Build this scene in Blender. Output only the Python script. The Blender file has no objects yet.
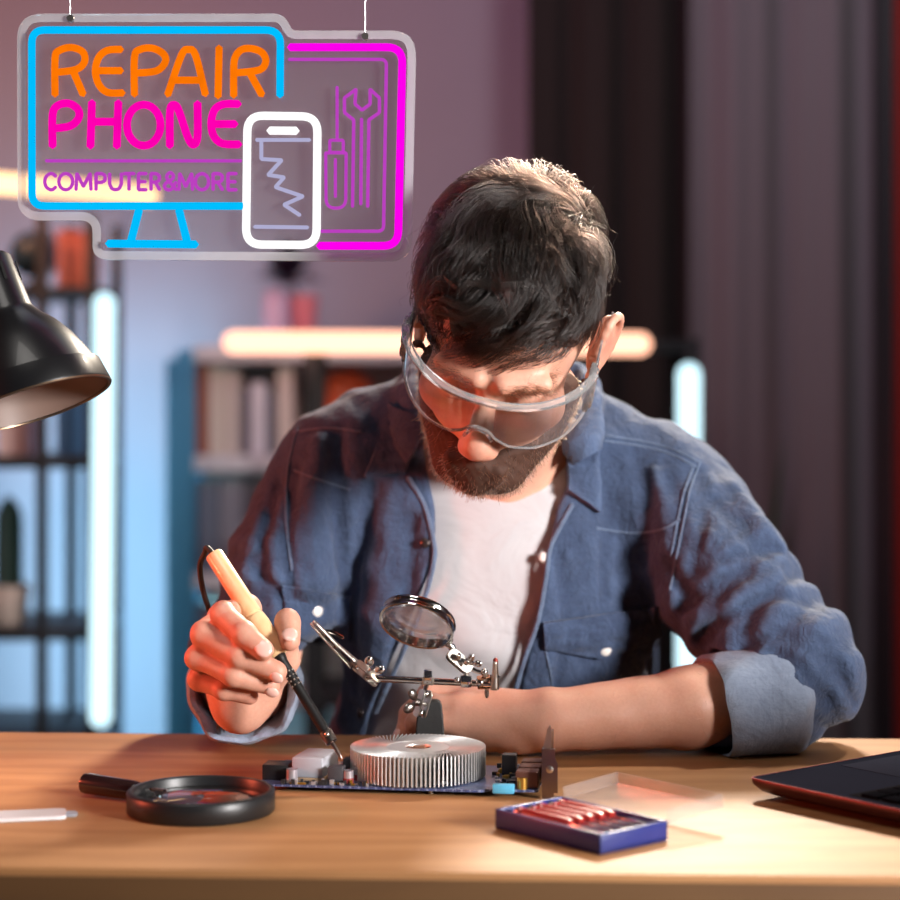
import bpy, bmesh, math, random
import numpy as np
from mathutils import Vector, Matrix
random.seed(7)
RNG = np.random.default_rng(11)
SC = bpy.context.scene
COL = SC.collection
PI = math.pi
# ------------------------------------------------------------------ camera numbers (metres; camera looks along +Y)
F, CX, HY, CZ = 2000.0, 450.0, 380.0, 1.08
TZ = 0.75                                            # table top
def P(px, py, d):
    return np.array([(px - CX) / F * d, d, CZ - (py - HY) / F * d])
def on_table(px, py, h=0.0):
    d = F * (CZ - TZ - h) / (py - HY)
    return P(px, py, d)
def lin(c):
    return tuple(((v / 12.92) if v <= 0.04045 else ((v + 0.055) / 1.055) ** 2.4) for v in c)
def rgb(r, g, b):
    return lin((r / 255.0, g / 255.0, b / 255.0))
# ------------------------------------------------------------------ mesh builder
class MB:
    def __init__(s):
        s.v = []; s.f = []
    def add(s, verts, faces):
        o = len(s.v)
        s.v += [tuple(float(c) for c in v) for v in verts]
        s.f += [tuple(o + i for i in f) for f in faces]
        return s
    def box(s, c, h, R=None, bev=0.0):
        bm = bmesh.new(); bmesh.ops.create_cube(bm, size=2.0)
        for v in bm.verts: v.co = Vector((v.co.x * h[0], v.co.y * h[1], v.co.z * h[2]))
        if bev > 0: bmesh.ops.bevel(bm, geom=bm.edges[:], offset=bev, segments=2, profile=0.5, affect='EDGES')
        return s.bm(bm, c, R)
    def bm(s, bm, c=(0, 0, 0), R=None):
        bm.verts.index_update()
        vs = np.array([v.co[:] for v in bm.verts])
        if R is not None: vs = vs @ np.array(R).T
        s.add(vs + np.array(c), [[v.index for v in f.verts] for f in bm.faces]); bm.free()
        return s
    def sphere(s, c, r, R=None, seg=16, rings=10):
        r = (r, r, r) if not hasattr(r, '__len__') else r
        bm = bmesh.new(); bmesh.ops.create_uvsphere(bm, u_segments=seg, v_segments=rings, radius=1.0)
        for v in bm.verts: v.co = Vector((v.co.x * r[0], v.co.y * r[1], v.co.z * r[2]))
        return s.bm(bm, c, R)
    def lathe(s, prof, a, axis, seg=32, cap0=True, cap1=True):
        """prof: list of (distance along axis, radius)"""
        a = np.array(a, float); R = frame(axis)
        vs = []; n = seg
        for (t, r) in prof:
            for k in range(n):
                w = 2 * PI * k / n
                vs.append(a + R[:, 2] * t + R[:, 0] * (r * math.cos(w)) + R[:, 1] * (r * math.sin(w)))
        fs = []
        for i in range(len(prof) - 1):
            for k in range(n):
                k2 = (k + 1) % n
                fs.append((i * n + k, i * n + k2, (i + 1) * n + k2, (i + 1) * n + k))
        if cap0: fs.append(tuple(range(n - 1, -1, -1)))
        if cap1: fs.append(tuple((len(prof) - 1) * n + k for k in range(n)))
        return s.add(vs, fs)
    def cyl(s, a, b, r, r2=None, seg=20):
        a = np.array(a, float); b = np.array(b, float); L = np.linalg.norm(b - a)
        return s.lathe([(0, r), (L, r if r2 is None else r2)], a, b - a, seg)
    def tube(s, pts, r, seg=8, closed=False, cap=True):
        pts = [np.array(p, float) for p in pts]; n = len(pts)
        rr = r if hasattr(r, '__len__') else [r] * n
        tan = []
        for i in range(n):
            if closed: t = pts[(i + 1) % n] - pts[i - 1]
            else: t = pts[min(i + 1, n - 1)] - pts[max(i - 1, 0)]
            tan.append(t / (np.linalg.norm(t) + 1e-12))
        u = frame(tan[0])[:, 0]; vs = []
        for i in range(n):
            u = u - tan[i] * np.dot(u, tan[i]); u /= np.linalg.norm(u) + 1e-12
            w = np.cross(tan[i], u)
            for k in range(seg):
                q = 2 * PI * k / seg
                vs.append(pts[i] + (u * math.cos(q) + w * math.sin(q)) * rr[i])
        fs = []
        for i in range(n if closed else n - 1):
            j = (i + 1) % n
            for k in range(seg):
                k2 = (k + 1) % seg
                fs.append((i * seg + k, i * seg + k2, j * seg + k2, j * seg + k))
        if not closed and cap:
            for e, order in ((0, -1), (n - 1, 1)):
                # rounded end
                c = pts[e] + tan[e] * order * rr[e] * 0.8
                vs.append(c); ci = len(vs) - 1
                for k in range(seg):
                    k2 = (k + 1) % seg
                    fs.append((e * seg + k2, e * seg + k, ci) if order < 0 else (e * seg + k, e * seg + k2, ci))
        return s.add(vs, fs)
    def prism(s, poly, O, U, V, th):
        """poly in (u, v); extruded by th along U x V"""
        O, U, V = (np.array(q, float) for q in (O, U, V)); N = np.cross(U, V); N /= np.linalg.norm(N)
        a = [O + U * p[0] + V * p[1] for p in poly]; b = [q + N * th for q in a]; n = len(poly)
        fs = [tuple(range(n - 1, -1, -1)), tuple(range(n, 2 * n))]
        fs += [(i, (i + 1) % n, n + (i + 1) % n, n + i) for i in range(n)]
        return s.add(a + b, fs)
    def grid(s, G):
        """G: array (n, m, 3)"""
        n, m = G.shape[:2]
        return s.add(G.reshape(-1, 3), [(i * m + j, i * m + j + 1, (i + 1) * m + j + 1, (i + 1) * m + j) for i in range(n - 1) for j in range(m - 1)])
    def build(s, name, mat, parent=None, smooth=True, angle=35):
        me = bpy.data.meshes.new(name); me.from_pydata(s.v, [], s.f); me.update()
        bm = bmesh.new(); bm.from_mesh(me); bmesh.ops.recalc_face_normals(bm, faces=bm.faces); bm.to_mesh(me); bm.free()
        return link(name, me, mat, parent, smooth, angle)
def link(name, me, mat, parent=None, smooth=True, angle=35):
    if mat is not None: me.materials.append(mat)
    o = bpy.data.objects.new(name, me); COL.objects.link(o)
    if smooth:
        me.polygons.foreach_set('use_smooth', np.ones(len(me.polygons), bool))
        if angle < 180: me.set_sharp_from_angle(angle=math.radians(angle))
    if parent is not None: attach(o, parent)
    return o
WORLD = {}
def attach(o, parent):
    """parent without moving; empties never carry rotation here, so only their offset is undone"""
    o.parent = parent
    off = Vector(WORLD.get(parent.name, (0, 0, 0)))
    w = Vector(o.location); o.location = w - off
    WORLD[o.name] = tuple(w)
def empty(name, loc=(0, 0, 0)):
    o = bpy.data.objects.new(name, None); COL.objects.link(o); o.location = tuple(float(c) for c in loc)
    o.empty_display_size = 0.05; WORLD[o.name] = tuple(float(c) for c in loc)
    return o
def tag(o, label=None, cat=None, group=None, kind=None):
    if label: o['label'] = label
    if cat: o['category'] = cat
    if group: o['group'] = group
    if kind: o['kind'] = kind
    return o
def thing(name, label, cat, loc=(0, 0, 0), group=None):
    return tag(empty(name, loc), label, cat, group)
def struct(o):
    o['kind'] = 'structure'; return o
def frame(z):
    z = np.array(z, float); z = z / np.linalg.norm(z)
    a = np.array([0, 0, 1.0]) if abs(z[2]) < 0.9 else np.array([1.0, 0, 0])
    x = np.cross(a, z); x /= np.linalg.norm(x); y = np.cross(z, x)
    return np.stack([x, y, z], 1)
def rotz(a):
    c, s = math.cos(a), math.sin(a); return np.array([[c, -s, 0], [s, c, 0], [0, 0, 1.0]])
def smooth_path(pts, n=8, closed=False):
    pts = [np.array(p, float) for p in pts]; m = len(pts); out = []
    rng = range(m if closed else m - 1)
    for i in rng:
        if closed: p0, p1, p2, p3 = pts[i - 1], pts[i], pts[(i + 1) % m], pts[(i + 2) % m]
        else: p0, p1, p2, p3 = pts[max(i - 1, 0)], pts[i], pts[i + 1], pts[min(i + 2, m - 1)]
        for k in range(n):
            t = k / n
            out.append(0.5 * ((2 * p1) + (-p0 + p2) * t + (2 * p0 - 5 * p1 + 4 * p2 - p3) * t * t + (-p0 + 3 * p1 - 3 * p2 + p3) * t ** 3))
    if not closed: out.append(pts[-1])
    return out
def rounded(poly, r, n=5):
    """round the corners of a closed 2-D polygon"""
    out = []; m = len(poly)
    rs = r if hasattr(r, '__len__') else [r] * m
    for i in range(m):
        p = np.array(poly[i], float); a = np.array(poly[i - 1], float) - p; b = np.array(poly[(i + 1) % m], float) - p
        la, lb = np.linalg.norm(a), np.linalg.norm(b); q = min(rs[i], la * .49, lb * .49)
        if q <= 0: out.append(p); continue
        s0 = p + a / la * q; s1 = p + b / lb * q
        for k in range(n + 1):
            t = k / n; out.append((1 - t) ** 2 * s0 + 2 * t * (1 - t) * p + t * t * s1)
    return out
# ------------------------------------------------------------------ materials
MATS = {}
class NT:
    def __init__(s, name):
        s.m = bpy.data.materials.new(name); s.m.use_nodes = True; s.t = s.m.node_tree; s.t.nodes.clear()
        s.out = s.n('ShaderNodeOutputMaterial')
    def n(s, typ, **kw):
        x = s.t.nodes.new(typ)
        for k, v in kw.items():
            if k.startswith('i_'):
                key = k[2:]; key = int(key) if key.isdigit() else key.replace('_', ' ')
                s.set(x, key, v)
            else: setattr(x, k, v)
        return x
    def set(s, x, key, v):
        if isinstance(v, bpy.types.NodeSocket): s.t.links.new(v, x.inputs[key])
        else:
            if isinstance(v, tuple) and len(v) == 3 and x.inputs[key].type == 'RGBA': v = (*v, 1)
            x.inputs[key].default_value = v
    def mix(s, fac, a, b, mode='MIX'):
        x = s.n('ShaderNodeMix', data_type='RGBA', blend_type=mode)
        s.set(x, 0, fac); s.set(x, 6, a); s.set(x, 7, b); return x.outputs[2]
    def ramp(s, fac, stops):
        x = s.n('ShaderNodeValToRGB'); s.set(x, 0, fac); e = x.color_ramp.elements
        while len(e) < len(stops): e.new(0.5)
        for k, (p, c) in enumerate(stops): e[k].position = p; e[k].color = (*c, 1) if len(c) == 3 else c
        return x.outputs[0]
    def math(s, op, a, b=0.0, clamp=False):
        x = s.n('ShaderNodeMath', operation=op); x.use_clamp = clamp; s.set(x, 0, a); s.set(x, 1, b); return x.outputs[0]
    def noise(s, scale, detail=3, rough=0.5, vec=None, dist=0.0):
        x = s.n('ShaderNodeTexNoise'); s.set(x, 'Scale', scale); s.set(x, 'Detail', detail); s.set(x, 'Roughness', rough); s.set(x, 'Distortion', dist)
        if vec is not None: s.set(x, 'Vector', vec)
        return x.outputs['Fac']
    def obj(s, scale=(1, 1, 1), rot=(0, 0, 0)):
        tc = s.n('ShaderNodeTexCoord'); mp = s.n('ShaderNodeMapping'); s.t.links.new(tc.outputs['Object'], mp.inputs[0])
        mp.inputs['Scale'].default_value = scale; mp.inputs['Rotation'].default_value = rot; return mp.outputs[0]
    def bump(s, h, strength=0.3, dist=0.001, normal=None):
        x = s.n('ShaderNodeBump'); s.set(x, 'Strength', strength); s.set(x, 'Distance', dist); s.set(x, 'Height', h)
        if normal is not None: s.set(x, 'Normal', normal)
        return x.outputs[0]
    def attr(s, name, out='Fac'):
        x = s.n('ShaderNodeAttribute'); x.attribute_name = name; return x.outputs[out]
    def bsdf(s, **kw):
        b = s.n('ShaderNodeBsdfPrincipled')
        for k, v in kw.items(): s.set(b, k.replace('_', ' '), v)
        return b
    def done(s, sh):
        s.t.links.new(sh if isinstance(sh, bpy.types.NodeSocket) else sh.outputs[0], s.out.inputs[0]); return s.m
def simple(name, col, rough=0.5, metal=0.0, var=0.12, scale=60.0, bump=0.05, spec=0.5, coat=0.0):
    if name in MATS: return MATS[name]
    t = NT(name); v = t.obj(); nz = t.noise(scale, 4, 0.6, v)
    c = t.mix(nz, tuple(x * (1 - var) for x in col), tuple(min(1, x * (1 + var)) for x in col))
    b = t.bsdf(Base_Color=c, Roughness=rough, Metallic=metal, Specular_IOR_Level=spec, Coat_Weight=coat)
    if bump: t.set(b, 'Normal', t.bump(nz, bump, 0.0006))
    MATS[name] = t.done(b); return MATS[name]
def emit(name, col, strength, var=0.0, scale=120.0):
    if name in MATS: return MATS[name]
    t = NT(name); e = t.n('ShaderNodeEmission'); t.set(e, 'Color', (*col, 1)); t.set(e, 'Strength', strength)
    if var:
        nz = t.noise(scale, 2, 0.5, t.obj()); t.set(e, 'Strength', t.math('MULTIPLY', t.math('ADD', t.math('MULTIPLY', nz, var), 1 - var / 2), strength))
    MATS[name] = t.done(e); return MATS[name]
def clear(name, tint=(.96, .97, .98), haze=0.03, ior=1.45, rough=0.03, hazecol=(.8, .8, .82), gloss=1.0):
    """thin clear plastic or glass: see-through, Fresnel reflections and a little milky haze"""
    if name in MATS: return MATS[name]
    t = NT(name)
    tr = t.n('ShaderNodeBsdfTransparent'); t.set(tr, 0, (*tint, 1))
    gl = t.n('ShaderNodeBsdfGlossy'); t.set(gl, 0, (1, 1, 1, 1)); t.set(gl, 'Roughness', rough)
    di = t.n('ShaderNodeBsdfDiffuse'); t.set(di, 0, (*hazecol, 1))
    fr = t.n('ShaderNodeFresnel'); t.set(fr, 0, ior)
    nz = t.noise(40, 2, .5, t.obj())
    m1 = t.n('ShaderNodeMixShader'); t.set(m1, 0, t.math('ADD', t.math('MULTIPLY', nz, haze * .3), haze * .85)); t.t.links.new(tr.outputs[0], m1.inputs[1]); t.t.links.new(di.outputs[0], m1.inputs[2])
    m2 = t.n('ShaderNodeMixShader'); t.set(m2, 0, t.math('MULTIPLY', fr.outputs[0], gloss)); t.t.links.new(m1.outputs[0], m2.inputs[1]); t.t.links.new(gl.outputs[0], m2.inputs[2])
    MATS[name] = t.done(m2); return MATS[name]
# ------------------------------------------------------------------ signed distance modelling
def smin(a, b, k):
    h = np.clip(0.5 + 0.5 * (b - a) / k, 0, 1); return b + (a - b) * h - k * h * (1 - h)
def smax(a, b, k): return -smin(-a, -b, k)
def rc(a, b, ra, rb=None, k=0.01, op='u', flat=None):
    """tapered capsule; flat = (direction, factor) squashes it along a direction"""
    a = np.array(a, float); b = np.array(b, float); rb = ra if rb is None else rb
    ab = b - a; L2 = max(float(ab @ ab), 1e-12)
    if flat is not None: fn = np.array(flat[0], float); fn = fn / np.linalg.norm(fn); fs = 1.0 / flat[1] - 1.0
    def f(p):
        q = p - a
        if flat is not None:
            t = np.clip((q @ ab) / L2, 0, 1); w = q - t[..., None] * ab; w = w + (w @ fn)[..., None] * fn * fs
            return (np.sqrt((w * w).sum(-1)) - (ra + (rb - ra) * t)) * (flat[1] if flat[1] < 1 else 1.0)
        t = np.clip((q @ ab) / L2, 0, 1); w = q - t[..., None] * ab
        return np.sqrt((w * w).sum(-1)) - (ra + (rb - ra) * t)
    return (op, k, f)
def el(c, r, R=None, k=0.01, op='u'):
    c = np.array(c, float); r = np.array(r, float); R = np.eye(3) if R is None else np.array(R)
    def f(p):
        q = (p - c) @ R; k0 = np.sqrt(((q / r) ** 2).sum(-1)); k1 = np.sqrt(((q / (r * r)) ** 2).sum(-1))
        return k0 * (k0 - 1.0) / np.maximum(k1, 1e-6)
    return (op, k, f)
def chain(pts, radii, k=0.006, k0=None, flat=None):
    out = []
    for i in range(len(pts) - 1):
        out.append(rc(pts[i], pts[i + 1], radii[i], radii[i + 1], k=(k0 if (i == 0 and k0) else k), flat=flat))
    return out
class Model:
    def __init__(s, prims, disp=None): s.prims = prims; s.disp = disp
    def __call__(s, p):
        shp = p.shape
        if p.ndim == 2: p = p[:, None, :]
        nb, m = p.shape[:2]
        if m == 1:
            d = None
            for op, k, f in s.prims:
                v = f(p)
                d = v if d is None else (smin(d, v, k) if op == 'u' else smax(d, -v, k))
        else:
            c = (p.min(1) + p.max(1)) / 2; rad = np.linalg.norm(p.max(1) - p.min(1), axis=1) / 2
            M = [f(c[:, None, :])[:, 0] for _, _, f in s.prims]
            U = np.min([v for v, q in zip(M, s.prims) if q[0] == 'u'], axis=0)
            d = np.full((nb, m), 1.0, np.float64)
            for v, (op, k, f) in zip(M, s.prims):
                idx = np.nonzero(v < (U + 2.4 * rad + k * 1.2 if op == 'u' else 1.3 * rad + k * 1.2 + np.maximum(-U, 0)))[0]
                if not len(idx): continue
                w = f(p[idx]); d[idx] = smin(d[idx], w, k) if op == 'u' else smax(d[idx], -w, k)
        if s.disp is not None: d = d + s.disp(p, d)
        return d.reshape(shp[:-1])
def polygonise(f, lo, hi, res, B=8, slack=1.35):
    """sparse surface nets: only blocks near the surface are sampled"""
    lo = np.array(lo, float); hi = np.array(hi, float)
    nb = np.ceil((hi - lo) / (res * B)).astype(int) + 1
    I = np.stack(np.meshgrid(*[np.arange(n) for n in nb], indexing='ij'), -1).reshape(-1, 3)
    cen = lo + (I + 0.5) * res * B
    dc = np.concatenate([f(cen[i:i + 60000, None, :])[:, 0] for i in range(0, len(cen), 60000)])
    V = np.broadcast_to(np.sign(dc).reshape(*nb)[:, None, :, None, :, None], (nb[0], B, nb[1], B, nb[2], B)).reshape(nb * B).astype(np.float32).copy()
    act = I[np.abs(dc) < res * B * 0.87 * slack]
    g = np.stack(np.meshgrid(*[np.arange(B)] * 3, indexing='ij'), -1).reshape(-1, 3)
    for i in range(0, len(act), 1500):
        a = act[i:i + 1500]; idx = a[:, None, :] * B + g[None]
        d = f(lo + idx * res)
        V[idx[..., 0], idx[..., 1], idx[..., 2]] = d
    S = V < 0; N = np.array(V.shape)
    strides = np.array([N[1] * N[2], N[2], 1])
    Vf = V.ravel()
    cells = []; pts = []; quads = []; dirs = []
    for ax in range(3):
        sl0 = [slice(None)] * 3; sl1 = [slice(None)] * 3; sl0[ax] = slice(0, -1); sl1[ax] = slice(1, None)
        e = np.argwhere(S[tuple(sl0)] != S[tuple(sl1)])
        o1, o2 = [(1, 2), (2, 0), (0, 1)][ax]
        e = e[(e[:, o1] > 0) & (e[:, o2] > 0)]
        i0 = e @ strides; v0 = Vf[i0]; v1 = Vf[i0 + strides[ax]]
        t = v0 / (v0 - v1 + 1e-20); x = e.astype(float); x[:, ax] += t
        cs = np.stack([i0 - strides[o1] - strides[o2], i0 - strides[o2], i0, i0 - strides[o1]], 1)
        fl = v0 >= 0
        cs[fl] = cs[fl][:, ::-1]
        quads.append(cs); cells.append(cs.reshape(-1)); pts.append(np.repeat(x, 4, 0))
    Q = np.concatenate(quads); Cc = np.concatenate(cells); X = np.concatenate(pts)
    # note: reversed rows share the same crossing point, so repeat order does not matter
    uq, inv = np.unique(Cc, return_inverse=True)
    cnt = np.bincount(inv); W = np.stack([np.bincount(inv, X[:, k]) / cnt for k in range(3)], 1)
    verts = lo + W * res
    faces = np.searchsorted(uq, Q)
    return verts, faces
def gradient(f, p, e=0.0008):
    g = np.zeros_like(p)
    for k in range(3):
        o = np.zeros(3); o[k] = e
        g[:, k] = f(p + o) - f(p - o)
    return g / (np.linalg.norm(g, axis=1, keepdims=True) + 1e-12)
def sdf_mesh(name, f, lo, hi, res, mat, parent=None, keep_largest=False):
    v, q = polygonise(f, lo, hi, res)
    me = bpy.data.meshes.new(name)
    me.vertices.add(len(v)); me.vertices.foreach_set('co', v.astype(np.float32).ravel())
    me.loops.add(len(q) * 4); me.loops.foreach_set('vertex_index', q.astype(np.int32).ravel())
    me.polygons.add(len(q)); me.polygons.foreach_set('loop_start', (np.arange(len(q)) * 4).astype(np.int32))
    me.update(calc_edges=True); me.validate()
    if keep_largest:
        bm = bmesh.new(); bm.from_mesh(me); bm.verts.ensure_lookup_table(); seen = np.zeros(len(bm.verts), bool); best = []
        for v0 in bm.verts:
            if seen[v0.index]: continue
            st = [v0]; seen[v0.index] = True; comp = []
            while st:
                x = st.pop(); comp.append(x)
                for e in x.link_edges:
                    y = e.other_vert(x)
                    if not seen[y.index]: seen[y.index] = True; st.append(y)
            if len(comp) > len(best): best = comp
        kp = set(best); bmesh.ops.delete(bm, geom=[x for x in bm.verts if x not in kp], context='VERTS'); bm.to_mesh(me); bm.free(); me.update()
    return link(name, me, mat, parent, True, 180)
def verts_of(o):
    n = len(o.data.vertices); a = np.empty(n * 3, np.float32); o.data.vertices.foreach_get('co', a); return a.reshape(-1, 3).astype(float)
def set_attr(o, name, vals):
    at = o.data.attributes.new(name, 'FLOAT', 'POINT'); at.data.foreach_set('value', np.asarray(vals, np.float32))
def march(f, px, steps=60, d0=1.3, dmax=2.4):
    """where the view ray through each (px, py) meets the surface f"""
    px = np.array(px, float); dirs = np.stack([(px[:, 0] - CX) / F, np.ones(len(px)), -(px[:, 1] - HY) / F], 1)
    o = np.array([0, 0, CZ]); t = np.full(len(px), d0)
    for _ in range(steps):
        v = f(o + dirs * t[:, None]); t = np.minimum(t + np.clip(v, -.02, .05) * 0.8, dmax)
    return o + dirs * t[:, None]
def strands(name, pts, mat, radius, parent=None, taper=True):
    """pts: (n, m, 3) -> a hair curves object"""
    n, m = pts.shape[:2]
    h = bpy.data.hair_curves.new(name); h.add_curves([m] * n)
    h.attributes['position'].data.foreach_set('vector', pts.astype(np.float32).ravel())
    r = np.full((n, m), radius, np.float32)
    if taper: r *= np.linspace(1.0, 0.35, m)[None] ** 0.8
    at = h.attributes.get('radius') or h.attributes.new('radius', 'FLOAT', 'POINT')
    at.data.foreach_set('value', r.ravel())
    h.materials.append(mat)
    o = bpy.data.objects.new(name, h); COL.objects.link(o)
    if parent is not None: attach(o, parent)
    return o
def vnoise(p, seed=0):
    """cheap smooth pseudo noise, three channels in about [-1, 1]"""
    r = np.random.default_rng(seed); out = np.zeros(p.shape)
    for k in range(3):
        for _ in range(4):
            w = r.normal(size=3); w *= r.uniform(.7, 1.6) / np.linalg.norm(w); out[..., k] += np.sin(p @ w + r.uniform(0, 6.28)) * .45
    return out
# ================================================================== PERSON
def head_frame(pitch, yaw, roll, turn=0):
    t, p, r, k = (math.radians(a) for a in (pitch, yaw, roll, turn))
    x = np.array([math.cos(p), -math.sin(p), 0])
    f = np.array([-math.cos(t) * math.sin(p), -math.cos(t) * math.cos(p), -math.sin(t)])
    u = np.array([-math.sin(t) * math.sin(p), -math.sin(t) * math.cos(p), math.cos(t)])
    x, f = x * math.cos(k) + f * math.sin(k), f * math.cos(k) - x * math.sin(k)
    Rr = np.array([[math.cos(r), 0, math.sin(r)], [0, 1, 0], [-math.sin(r), 0, math.cos(r)]])
    return np.stack([Rr @ x, Rr @ f, Rr @ u], 1)
H = head_frame(42, 0, 8, 7)
HS = .93
HC = P(507, 338, 1.69)
def hl(x, y, z): return HC + H @ (np.array([x, y, z], float) * HS)
def hel(c, r, k=.01, op='u', rot=None):
    return el(hl(*c), np.array(r) * HS, H if rot is None else H @ rot, k, op)
def hrc(a, b, ra, rb=None, k=.01, op='u', flat=None):
    return rc(hl(*a), hl(*b), ra * HS, None if rb is None else rb * HS, k, op, None if flat is None else (H @ np.array(flat[0], float), flat[1]))
def head_prims():
    q = [hel((0, -.012, .045), (.075, .097, .083)), hel((0, .03, .05), (.062, .062, .058), .02),
         hel((0, .033, -.03), (.058, .060, .073), .025),
         hel((0, .078, -.088), (.024, .020, .020), .02), hel((0, .02, -.055), (.055, .055, .048), .02)]
    for s in (-1, 1):
        q += [hel((s * .043, .062, -.018), (.022, .022, .018), .02),
              hrc((s * .057, .0, -.045), (s * .024, .074, -.092), .014, .014, .02),
              hel((s * .032, .106, .006), (.017, .014, .012), .012, 's'),
              hel((s * .032, .080, .006), (.0155, .0155, .0145), .003),
              hrc((s * .012, .097, .030), (s * .046, .085, .031), .0085, .007, .012)]
    q += [hrc((0, .094, .016), (0, .1165, -.022), .0085, .0112, .010), hel((0, .1215, -.0295), (.0115, .0105, .0098), .012),
          hrc((0, .094, -.05), (0, .098, -.08), .016, .016, .012)]
    for s in (-1, 1):
        q += [hel((s * .0108, .1105, -.0345), (.0072, .0105, .0080), .009), hel((s * .0075, .116, -.0445), (.0038, .006, .003), .003, 's')]
    q += [hrc((-.020, .104, -.063), (.020, .104, -.063), .0055, .0055, .005), hrc((-.016, .104, -.073), (.016, .104, -.073), .0065, .0065, .005),
          hrc((-.024, .1115, -.068), (.024, .1115, -.068), .0016, .0016, .003, 's')]
    for s in (-1, 1):                                                # ears: shell, rim, lobe
        a = math.radians(22 if s > 0 else -14)
        R = np.array([[math.cos(a), -math.sin(a), 0], [math.sin(a), math.cos(a), 0], [0, 0, 1]])
        q += [hel((s * (.084 if s > 0 else .081), -.017, .002), (.0070, .0215, .033), .006, 'u', R), hel((s * (.0930 if s > 0 else .0885), -.010, -.001), (.0062, .0135, .0215), .004, 's', R)]
        rim = [(.083, .002, .008), (.091, -.008, .032), (.100, -.024, .033), (.103, -.034, .015), (.097, -.030, -.008), (.085, -.014, -.026), (.080, -.002, -.027)]
        rim = smooth_path([(s * (.080 + (x - .080) * .72 if s > 0 else .080 + (x - .080) * .45), y, z) for x, y, z in rim], 3)
        q += [hrc(rim[i], rim[i + 1], .0038, .0038, .003) for i in range(len(rim) - 1)]
        q += [hel((s * .084, .001, -.004), (.004, .005, .007), .004)]
    return q
def torso(i, neck=False):
    q = [el((.045, 1.958, .885), (.152 + i, .096 + i, .155 + i), k=.04),
         rc((-.09, 1.950, .995), (.185, 1.958, .975), .050 + i, .050 + i, k=.04),
         rc((-.055, 1.955, 1.020), (.05, 1.950, 1.040), .040 + i, .044 + i, k=.04), rc((.05, 1.950, 1.040), (.155, 1.960, 1.005), .044 + i, .038 + i, k=.04),
         el((.045, 2.005, .70), (.150 + i, .104 + i, .17 + i), k=.05)]
    if neck: q += [rc((.05, 1.94, 1.03), hl(0, -.045, -.035), .060, .052, k=.03), rc((.05, 1.89, 1.02), hl(0, .0, -.07), .045, .044, k=.03)]
    return q
# ---- joints, each from its place in the room
SL, SR = np.array([.212, 1.945, .962]), np.array([-.118, 1.935, .990])
EL_, WL = np.array([.312, 1.815, .818]), P(556, 720, 1.752)
ER, WR = np.array([-.192, 1.900, .815]), P(241, 704, 1.700)
RIGHT = dict(
    idx=[(246, 610, 1.680), (223, 614, 1.634), (244, 634, 1.613), (263, 650, 1.607)],
    mid=[(224, 618, 1.688), (203, 634, 1.637), (240, 656, 1.617), (277, 672, 1.617)],
    rng=[(214, 640, 1.694), (198, 657, 1.642), (233, 675, 1.622), (271, 686, 1.628)],
    pky=[(210, 664, 1.698), (200, 679, 1.655), (224, 690, 1.640), (250, 696, 1.640)],
    thb=[(262, 690, 1.698), (285, 658, 1.672), (287, 622, 1.648), (290, 641, 1.628)])
LEFT = dict(
    idx=[(470, 699, 1.785), (430, 693, 1.790), (410, 714, 1.785), (404, 736, 1.780)],
    mid=[(463, 708, 1.770), (428, 704, 1.772), (416, 724, 1.765), (419, 738, 1.785)],
    rng=[(460, 722, 1.760), (432, 722, 1.758), (436, 733, 1.768), (448, 738, 1.770)],
    pky=[(466, 733, 1.765), (446, 733, 1.770), (452, 738, 1.774), (464, 739, 1.774)],
    thb=[(520, 736, 1.757), (488, 737, 1.767), (462, 736, 1.778), (440, 735, 1.784)])
def J(h, k): return [P(*q) for q in h[k]]
def hand_prims(h, wrist, elbow, wr, nrm):
    q = []
    if elbow is not None: q += [rc(elbow, elbow + (wrist - elbow) * .45, .044, .040, k=.03), rc(elbow + (wrist - elbow) * .45, wrist, .040, wr, k=.02)]
    for f, r in (('idx', .0125), ('mid', .0125), ('rng', .012), ('pky', .011)):
        m = J(h, f)[0]; q.append(rc(wrist + (m - wrist) * .12, m, wr * .74, r, k=.012))
    t = J(h, 'thb'); q += [rc(wrist, t[0], wr * .7, .0145, k=.012), rc(t[0], t[1], .0145, .0125, k=.010), rc(t[1], t[2], .0115, .0105, k=.006), rc(t[2], t[3], .0105, .0088, k=.004)]
    m = J(h, 'mid')[0]; q.append(rc(t[0] + (m - t[0]) * .25, t[1] + (m - t[1]) * .35, .014, .012, k=.012))
    for f, r in (('idx', (.0112, .0098, .0092, .0080)), ('mid', (.0112, .0100, .0092, .0082)), ('rng', (.0108, .0096, .0088, .0078)), ('pky', (.0098, .0086, .0078, .0070))):
        q += chain(J(h, f), r, k=.0032, k0=.007)
        for j in (1, 2): q.append(el(J(h, f)[j], (r[j] * 1.06,) * 3, k=.003))
    return q
body_prims = torso(0.0, True)
body_prims += [rc(SL, EL_, .044, .032, k=.012), rc(SR, ER, .042, .036, k=.02)]
arm_mid = P(690, 708, 1.775)
body_prims += [rc(EL_, arm_mid, .032, .0345, k=.010), rc(arm_mid, WL, .0345, .0270, k=.012)]
body_prims += hand_prims(LEFT, WL, None, .0270, (0, 0, 1)) + hand_prims(RIGHT, WR, ER, .0245, (1, 0, 0))
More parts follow.
